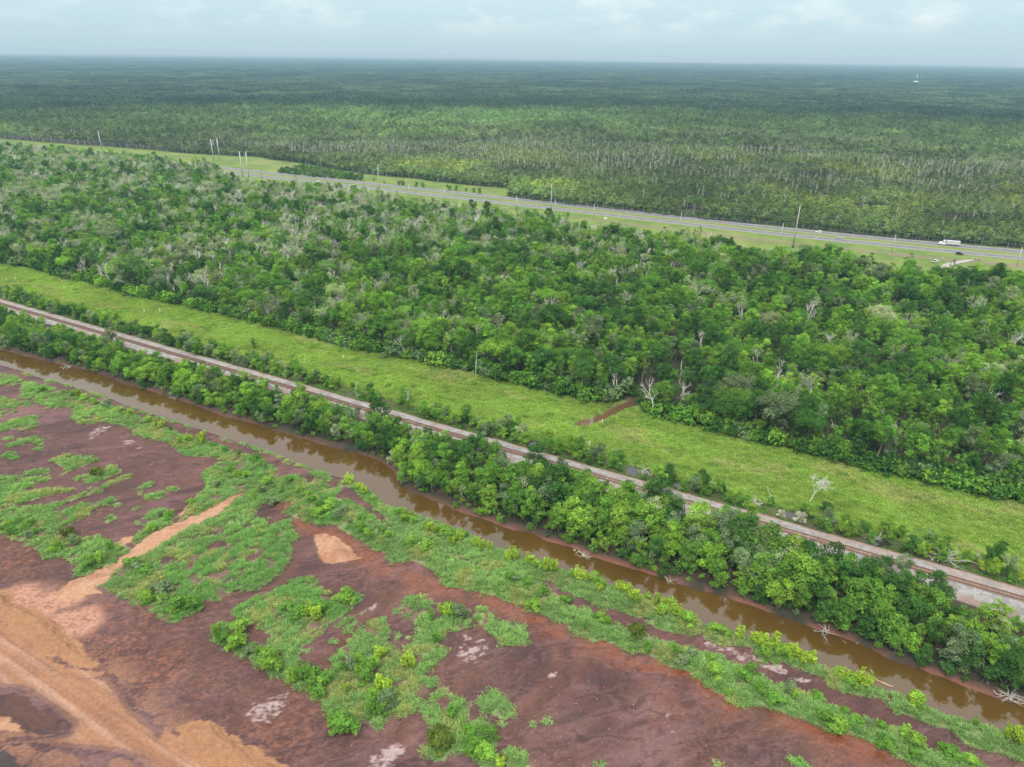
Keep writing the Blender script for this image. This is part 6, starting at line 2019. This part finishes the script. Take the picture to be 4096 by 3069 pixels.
# ------------------------------------------------------------------ small things
M_POSTW = simple("post_white", (.72, .72, .68), .5, 0, .08, 3)
M_POSTY = simple("post_yellow", (.70, .52, .06), .5, 0, .08, 3)
for v, q, yel, lab in [('b5', (55, 1060), 1, "leftmost white marker post in the meadow"), ('b5', (131, 1049), 0, "white marker post second from the left in the meadow"), ('b5', (934, 1366), 0, "white marker post beside the dark brush at the left"), ('b5', (1164, 1313), 0, "white marker post in mid meadow, left of its pair"), ('b5', (1287, 1306), 1, "white marker post in mid meadow, right of its pair"),
                       ('a6', (752, 70), 0, "lone white marker post in the middle of the meadow"), ('a7', (822, 592), 1, "yellow-capped white marker post beside the creek"), ('a7', (719, 772), 0, "white marker post behind the railside brush below the creek"), ('b7', (80, 468), 0, "small white marker post on the verge by the slim poles"), ('b6', (2052, 345), 0, "white marker post on the far green strip, right of its pair"), ('b6', (1935, 352), 1, "white marker post on the far green strip, left of its pair")]:
    g = G(v, q)
    r = empty("marker_post", (g[0], g[1], float(ground_z(g[0], g[1]))))
    tag(r, lab, "post", "pipeline marker posts")
    MB().tube((0, 0, -.2), (0, 0, 1.7), .12, .12, 10).put("pipe", M_POSTW, r, smooth=True)
    MB().tube((0, 0, 1.7), (0, 0, 2.0), .13, .09, 10).put("cap", M_POSTY if yel else M_POSTW, r)
g = G('d8', (1905, 1290))
r = empty("road_sign", (g[0], g[1], 0), RAIL_ANG + .05)
tag(r, "blank white backed sign board on two posts on the near verge", "sign")
for sx in (-.7, .7):
    MB().tube((sx, 0, -.2), (sx, 0, 2.6), .06, .06, 6).put("post", M_STEEL, r)
MB().box((0, -.06, 2.05), (2.6, .05, 1.3)).put("board", M_POSTW, r)
g = G('d7', (1340, 410))
r = empty("traffic_cone", (g[0], g[1], .1))
tag(r, "orange marker cone on the median grass", "cone")
M_ORANGE = simple("orange_plastic", (.75, .22, .05), .5, 0, .08, 3)
MB().tube((0, 0, .06), (0, 0, 1.1), .34, .07, 10).put("body", M_ORANGE, r)
MB().box((0, 0, .03), (.8, .8, .06)).put("foot", M_ORANGE, r)
g = G('a7', (1100, 368))
r = empty("buoy", (g[0], g[1], float(ground_z(g[0], g[1])) + .1))
tag(r, "orange float lying at the creek mouth under the trees", "buoy")
b = MB()
prof = [(.0, -.45), (.32, -.32), (.45, 0), (.32, .32), (.12, .45), (.06, .62)]
for (r0_, z0_), (r1_, z1_) in zip(prof[:-1], prof[1:]):
    b.tube((0, 0, z0_ + .45), (0, 0, z1_ + .45), max(r0_, .01), r1_, 10, False)
b.put("float_body", M_ORANGE, r)
MB().tube((0, 0, 1.07), (0, 0, 1.2), .10, .04, 8).put("neck", M_POSTY, r)

# person standing near the parked pickup
M_SKIN = simple("skin", lin(188, 140, 112), .6, 0, .05, 6)
M_SHIRT = simple("shirt_cloth", (.62, .66, .70), .85, 0, .06, 6)
M_JEANS = simple("trouser_cloth", (.30, .36, .46), .9, 0, .08, 6)
g = G('d1', (618, 752))
ring = 10
b_v, b_f, b_m = [], [], []


def limb_rings(rows, m_i):
    """rows of (x, y, z, rx, ry): one tapered tube of the figure."""
    k0 = len(b_v)
    for (xx, yy, zz, rx, ry) in rows:
        for i in range(ring):
            a = 2 * math.pi * i / ring
            b_v.append((xx + math.cos(a) * rx, yy + math.sin(a) * ry, zz))
    for j in range(len(rows) - 1):
        for i in range(ring):
            b_f.append((k0 + j * ring + i, k0 + j * ring + (i + 1) % ring, k0 + (j + 1) * ring + (i + 1) % ring, k0 + (j + 1) * ring + i))
            b_m.append(m_i)
    b_f.append(tuple(k0 + i for i in range(ring - 1, -1, -1)))
    b_m.append(m_i)
    b_f.append(tuple(k0 + (len(rows) - 1) * ring + i for i in range(ring)))
    b_m.append(m_i)


for sg in (-1, 1):
    limb_rings([(.04, sg * .11, .0, .11, .05), (.0, sg * .11, .09, .055, .05), (0, sg * .11, .28, .06, .055), (0, sg * .105, .50, .07, .065), (0, sg * .10, .70, .085, .08), (0, sg * .09, .92, .10, .09)], 2)
    limb_rings([(.02, sg * .30, .72, .02, .045), (.02, sg * .29, .80, .03, .04), (.0, sg * .28, .86, .033, .033), (0, sg * .27, 1.10, .045, .045), (0, sg * .24, 1.35, .055, .055), (0, sg * .19, 1.46, .06, .06)], 1)
limb_rings([(0, 0, .84, .11, .17), (0, 0, 1.0, .11, .16), (0, 0, 1.2, .12, .18), (0, 0, 1.40, .115, .20), (0, 0, 1.48, .07, .12), (0, 0, 1.50, .055, .06)], 1)
limb_rings([(0, 0, 1.49, .052, .052), (.01, 0, 1.56, .06, .06), (.02, 0, 1.62, .09, .075), (.01, 0, 1.69, .098, .08), (0, 0, 1.76, .085, .07), (0, 0, 1.79, .04, .035)], 0)
pme = mesh_of("person", b_v, b_f, [M_SKIN, M_SHIRT, M_JEANS], b_m, True)
o = put("person", pme, None, (g[0], g[1], float(ground_z(g[0], g[1]))), -.6)
tag(o, "person in pale clothes standing on the verge beside the parked pickup", "person")
# silted ditch with a pipe culvert
q = G('d1', [(1360, 775), (1600, 770), (1880, 790), (1580, 815), (1380, 865), (1150, 905), (1000, 965), (850, 1015), (700, 1055), (560, 1200), (430, 1190), (560, 970), (700, 905), (850, 855), (1000, 835), (1200, 805)])
tag(put("ditch_water", mesh_of("ditch_water", [(a_[0], a_[1], .30) for a_ in q], [tuple(range(len(q)))], water_mat("silt_water", lin(148, 138, 126), .25, .05))), kind='structure')
g = G('d1', (1770, 770))
r = empty("culvert", (g[0], g[1], 0), RAIL_ANG)
tag(r, "rusty pipe culvert opening below the road embankment beside the ditch", "culvert")
M_RUST = simple("rusted_pipe", lin(128, 84, 66), .8, .2, .2, 1)
MB().box((0, .6, .6), (5.2, .35, 1.0)).put("headwall", M_CONC, r)
for sx in (-1.1, 1.1):
    MB().tube((sx, -1.0, .55), (sx, .5, .55), .5, .5, 12).put("pipe", M_RUST, r, smooth=True)

# floating log, driftwood and rubble
M_LOGW = simple("pale_log", lin(180, 152, 116), .8, 0, .2, 2)
g = G('a5', (1003, 1012), WATER_Z)
b = MB()
b.tube((-2.4, .05, 0), (-.6, .0, .05), .10, .15, 8).tube((-.6, 0, .05), (1.6, -.05, .05), .15, .17, 8).tube((1.6, -.05, .05), (2.3, .1, .02), .17, .10, 8).tube((2.2, .05, .05), (2.45, .45, .1), .07, .03, 6)
o = b.put("floating_log", M_LOGW, None, (g[0], g[1], WATER_Z + .03), math.atan2(DIR[1], DIR[0]) - .12, True)
tag(o, "pale floating log drifting in the canal near the mud bank", "log")


def driftwood(view, q, label, seed, size, n=16, z_=None, m=None, spread=1.0):
    g = G(view, q)
    rng = np.random.default_rng(seed)
    segs = []
    for i in range(n):
        a = rng.uniform(0, 6.28)
        p0 = np.array([rng.normal(0, .3) * size, rng.normal(0, .3) * size, rng.uniform(.0, .25) * size])
        L = size * rng.uniform(.5, 1.3)
        d = np.array([math.cos(a), math.sin(a), rng.uniform(-.15, .55)]) * L * spread
        p1 = p0 + d * .55 + rng.normal(0, .06, 3) * size
        p2_ = p0 + d
        segs += [(p0, p1, .045 * size ** .5, .035 * size ** .5), (p1, p2_, .035 * size ** .5, .015)]
    V, Fc = prism(segs, 4)
    o = put("dead_branches", mesh_of("dead_branches", V, Fc, m or M_GREYBARK), None, (g[0], g[1], (float(ground_z(g[0], g[1])) if z_ is None else z_) + .05))
    tag(o, label, "branches")


driftwood('a5', (590, 605), "fallen white branches lying on the red canal bank", 1, 2.2)
driftwood('a5', (810, 715), "bleached roots hanging at the waterline left of the log", 2, 2.0)
driftwood('a5', (1985, 1110), "pale dead bush at the waterline in the lower right", 3, 2.6, 34)
driftwood('a4', (640, 15), "pale root ball fallen into the canal below the bank", 4, 2.0, 22)
driftwood('a4', (1290, 205), "small bleached root fan on the red bank", 5, 1.6)
driftwood('a1', (1400, 370), "bleached branches at the bank below the left tree belt", 6, 2.0)
driftwood('a1', (1580, 330), "bare grey branches leaning out of the left tree belt", 7, 3.0, 18, 3.0)
driftwood('a1', (545, 120), "grey driftwood at the upper left waterline", 8, 2.2)
driftwood('a5', (1480, 62), "heap of cut grey branches beside the meadow brush", 9, 4.2, 60, None, M_GREYBARK)
driftwood('a8', (1010, 1500), "fallen pale trunks across the ditch pool", 10, 2.6, 7)
driftwood('a8', (800, 1445), "pale branches lying beside the ditch below the dead tree", 11, 2.4, 9)
driftwood('a8', (150, 1190), "fallen pale trunk on the meadow edge left of the dead tree", 12, 2.6, 6)
driftwood('a7', (1170, 985), "grey dead brush standing in the dark pond", 13, 2.6, 22, None, M_GREYBARK)
driftwood('a8', (45, 1225), "tangle of grey brush in the ditch water", 14, 2.4, 26, None, M_GREYBARK)
rk = np.random.default_rng(44)


def rock_mesh(name, seed, m):
    rng = np.random.default_rng(seed)
    import bmesh
    bm = bmesh.new()
    bmesh.ops.create_icosphere(bm, subdivisions=1, radius=1)
    for v_ in bm.verts:
        v_.co *= rng.uniform(.7, 1.15)
        v_.co.z *= .7
    me = bpy.data.meshes.new(name)
    bm.to_mesh(me)
    bm.free()
    me.materials.append(m)
    return me


M_ROCK = simple("pale_rock", lin(160, 138, 112), .9, 0, .15, 2)
M_PEBB = simple("pink_pebble", lin(178, 140, 124), .9, 0, .2, 2)
ROCKS = [rock_mesh("rock_form", 5 + i, M_ROCK) for i in range(3)]
VIEW['d5'] = (2280, 2160, 11.06)
for i, (q, sc, w) in enumerate([((200, 470), .5, "largest chunk"), ((290, 590), .35, "outermost small chunk"), ((400, 535), .5, "flat chunk"), ((385, 320), .5, "upper chunk"), ((600, 670), .55, "grey chunk")]):
    g = G('d5', q, WATER_Z)
    o = put("rubble_chunk", ROCKS[i % 3], None, (g[0], g[1], WATER_Z + .1), rk.uniform(0, 6))
    o.scale = (sc, sc * .8, sc)
    tag(o, "%s of the pale rubble at the waterline opposite the mud strip" % w, "rubble", "pale rubble at the waterline")

# scattered pale stones on the flats
n0 = 26000
ps, pt = rk.uniform(-330, 62, n0), rk.uniform(34, 141, n0)
pq = xy(ps, pt)
ok = in_view(np.c_[pq, np.zeros(n0)], 60) & ~grass_mask(pq[:, 0], pq[:, 1])
pq = pq[ok]
hot = np.zeros(len(pq))
for v, q, r_, k_ in [('a4', (250, 1520), 9, 1.0), ('a4', (700, 1380), 16, .55), ('a4', (1000, 1300), 14, .4), ('a3', (600, 1350), 12, .45), ('a2', (1100, 800), 14, .7), ('a2', (1500, 1000), 9, .7), ('a2', (300, 350), 9, .7), ('a3', (1650, 1000), 10, .4), ('a1', (700, 1350), 22, .45), ('a1', (1000, 1200), 20, .3), ('a2', (1300, 1200), 9, .4)]:
    g = G(v, q)
    hot = np.maximum(hot, k_ * np.exp(-((pq[:, 0] - g[0]) ** 2 + (pq[:, 1] - g[1]) ** 2) / r_ ** 2))
hot *= fbm(pq[:, 0], pq[:, 1], 5, 3, 230) * 1.6
pq = pq[(rk.random(len(pq)) < hot + .015) & (pt[ok] > 0)]


class _Form:
    def __init__(self, me):
        self.whole = me


nP = len(pq)
scatter("pebbles", [_Form(rock_mesh("pebble_form", 60 + i, M_PEBB)) for i in range(3)], np.c_[pq, ground_z(pq[:, 0], pq[:, 1]) + .01], rk.uniform(0, 6.28, nP), uni(.035 + .075 * rk.random(nP) ** 2.5), rk.integers(0, 3, nP), np.tile(T_GREY, (nP, 1)), "pale pinkish stones scattered over the bare mud")

# ------------------------------------------------------------------ far buildings
M_WALLW = simple("white_wall", (.6, .61, .6), .7, 0, .05, .2)
M_ROOFG = simple("metal_roof", (.50, .53, .56), .5, .2, .06, .2)
g = G('p', (384, 634))
r = empty("house", (g[0], g[1], 0), RAIL_ANG + .5)
tag(r, "low white house with pale metal roof among the far left treetops", "house")
MB().box((0, 0, 2.4), (14, 8, 4.8)).put("wall", M_WALLW, r)
MB().profile([(-7.8, 4.75), (0, 7.0), (7.8, 4.75), (7.8, 4.55), (0, 6.7), (-7.8, 4.55)], 9.4).put("roof", M_ROOFG, r)
for sx in (-5, 0, 5):
    wn = MB().box((sx, -4.02, 2.9), (1.4, .08, 1.5)).put("window", M_GLASS, r)
    MB().box((sx, -4.05, 2.05), (1.8, .16, .12)).put("sill", M_WALLW, wn)
MB().box((2.6, -4.03, 1.4), (1.1, .1, 2.2)).put("door", M_RUST, r)
g = G('p', (3661, 340))
r = empty("storage_dome", (g[0], g[1], 0), 0)
tag(r, "low white domed storage building standing alone in the far forest", "building")
b = MB()
prev = None
for i in range(7):
    a0, a1 = i / 7 * math.pi / 2, (i + 1) / 7 * math.pi / 2
    b.tube((0, 0, 9 + 9.5 * math.sin(a0)), (0, 0, 9 + 9.5 * math.sin(a1)), 19 * math.cos(a0), max(19 * math.cos(a1), .05), 24, False)
b.put("roof", M_WALLW, r, smooth=True)
MB().tube((0, 0, -.5), (0, 0, 9.2), 19, 19, 24, False).put("wall", M_WALLW, r)
MB().tube((0, 0, 18), (0, 0, 20), 1.4, .8, 10).put("vent", M_WALLW, r)
g = G('p', (3665, 326))
r = empty("tower_stack", (g[0], g[1], 0), 0)
tag(r, "slender white tapering tower behind the far white dome", "tower")
MB().tube((0, 0, -.5), (0, 0, 46), 2.6, .8, 12).put("shaft", M_WALLW, r, smooth=True)
MB().tube((0, 0, 46), (0, 0, 49), .25, .1, 6).put("tip", M_STEEL, r)
g = G('p', (1646, 254))
r = empty("radio_mast", (g[0], g[1], 0), 0)
tag(r, "thin dark lattice radio mast on the horizon", "mast")
b = MB()
for k in range(3):
    a0 = k * 2.094
    b.tube((math.cos(a0) * 2.2, math.sin(a0) * 2.2, 0), (math.cos(a0) * .9, math.sin(a0) * .9, 150), .7, .5, 5)
for zz in range(0, 150, 8):
    w0, w1 = 2.2 - 1.3 * zz / 150, 2.2 - 1.3 * (zz + 8) / 150
    for k in range(3):
        a0, a1 = k * 2.094, (k + 1) * 2.094
        b.tube((math.cos(a0) * w0, math.sin(a0) * w0, zz), (math.cos(a1) * w1, math.sin(a1) * w1, zz + 8), .3, .3, 4, False)
M_MAST = simple("mast_steel", (.06, .06, .065), .6, .2, .1, .1)
b.put("lattice", M_MAST, r)
MB().tube((0, 0, 150), (0, 0, 165), .4, .2, 6).put("antenna", M_MAST, r)

# ------------------------------------------------------------------ haze
M_HAZE = bpy.data.materials.new("haze")
M_HAZE.use_nodes = True
hn = M_HAZE.node_tree
hn.nodes.clear()
ho = hn.nodes.new('ShaderNodeOutputMaterial')
hv = hn.nodes.new('ShaderNodeVolumePrincipled')
hv.inputs['Color'].default_value = (0.295, 0.525, 0.72, 1)
hv.inputs['Density'].default_value = 1.0e-4
hv.inputs['Absorption Color'].default_value = (0.31, 0.09, 0.0, 1)
hv.inputs['Anisotropy'].default_value = 0.0
hn.links.new(hv.outputs[0], ho.inputs['Volume'])
hb = MB().box((0, 0, 63.0), (90000, 90000, 134.0))
tag(hb.put("haze", M_HAZE), "thin pale haze lying over the whole plain", None, None, 'stuff')
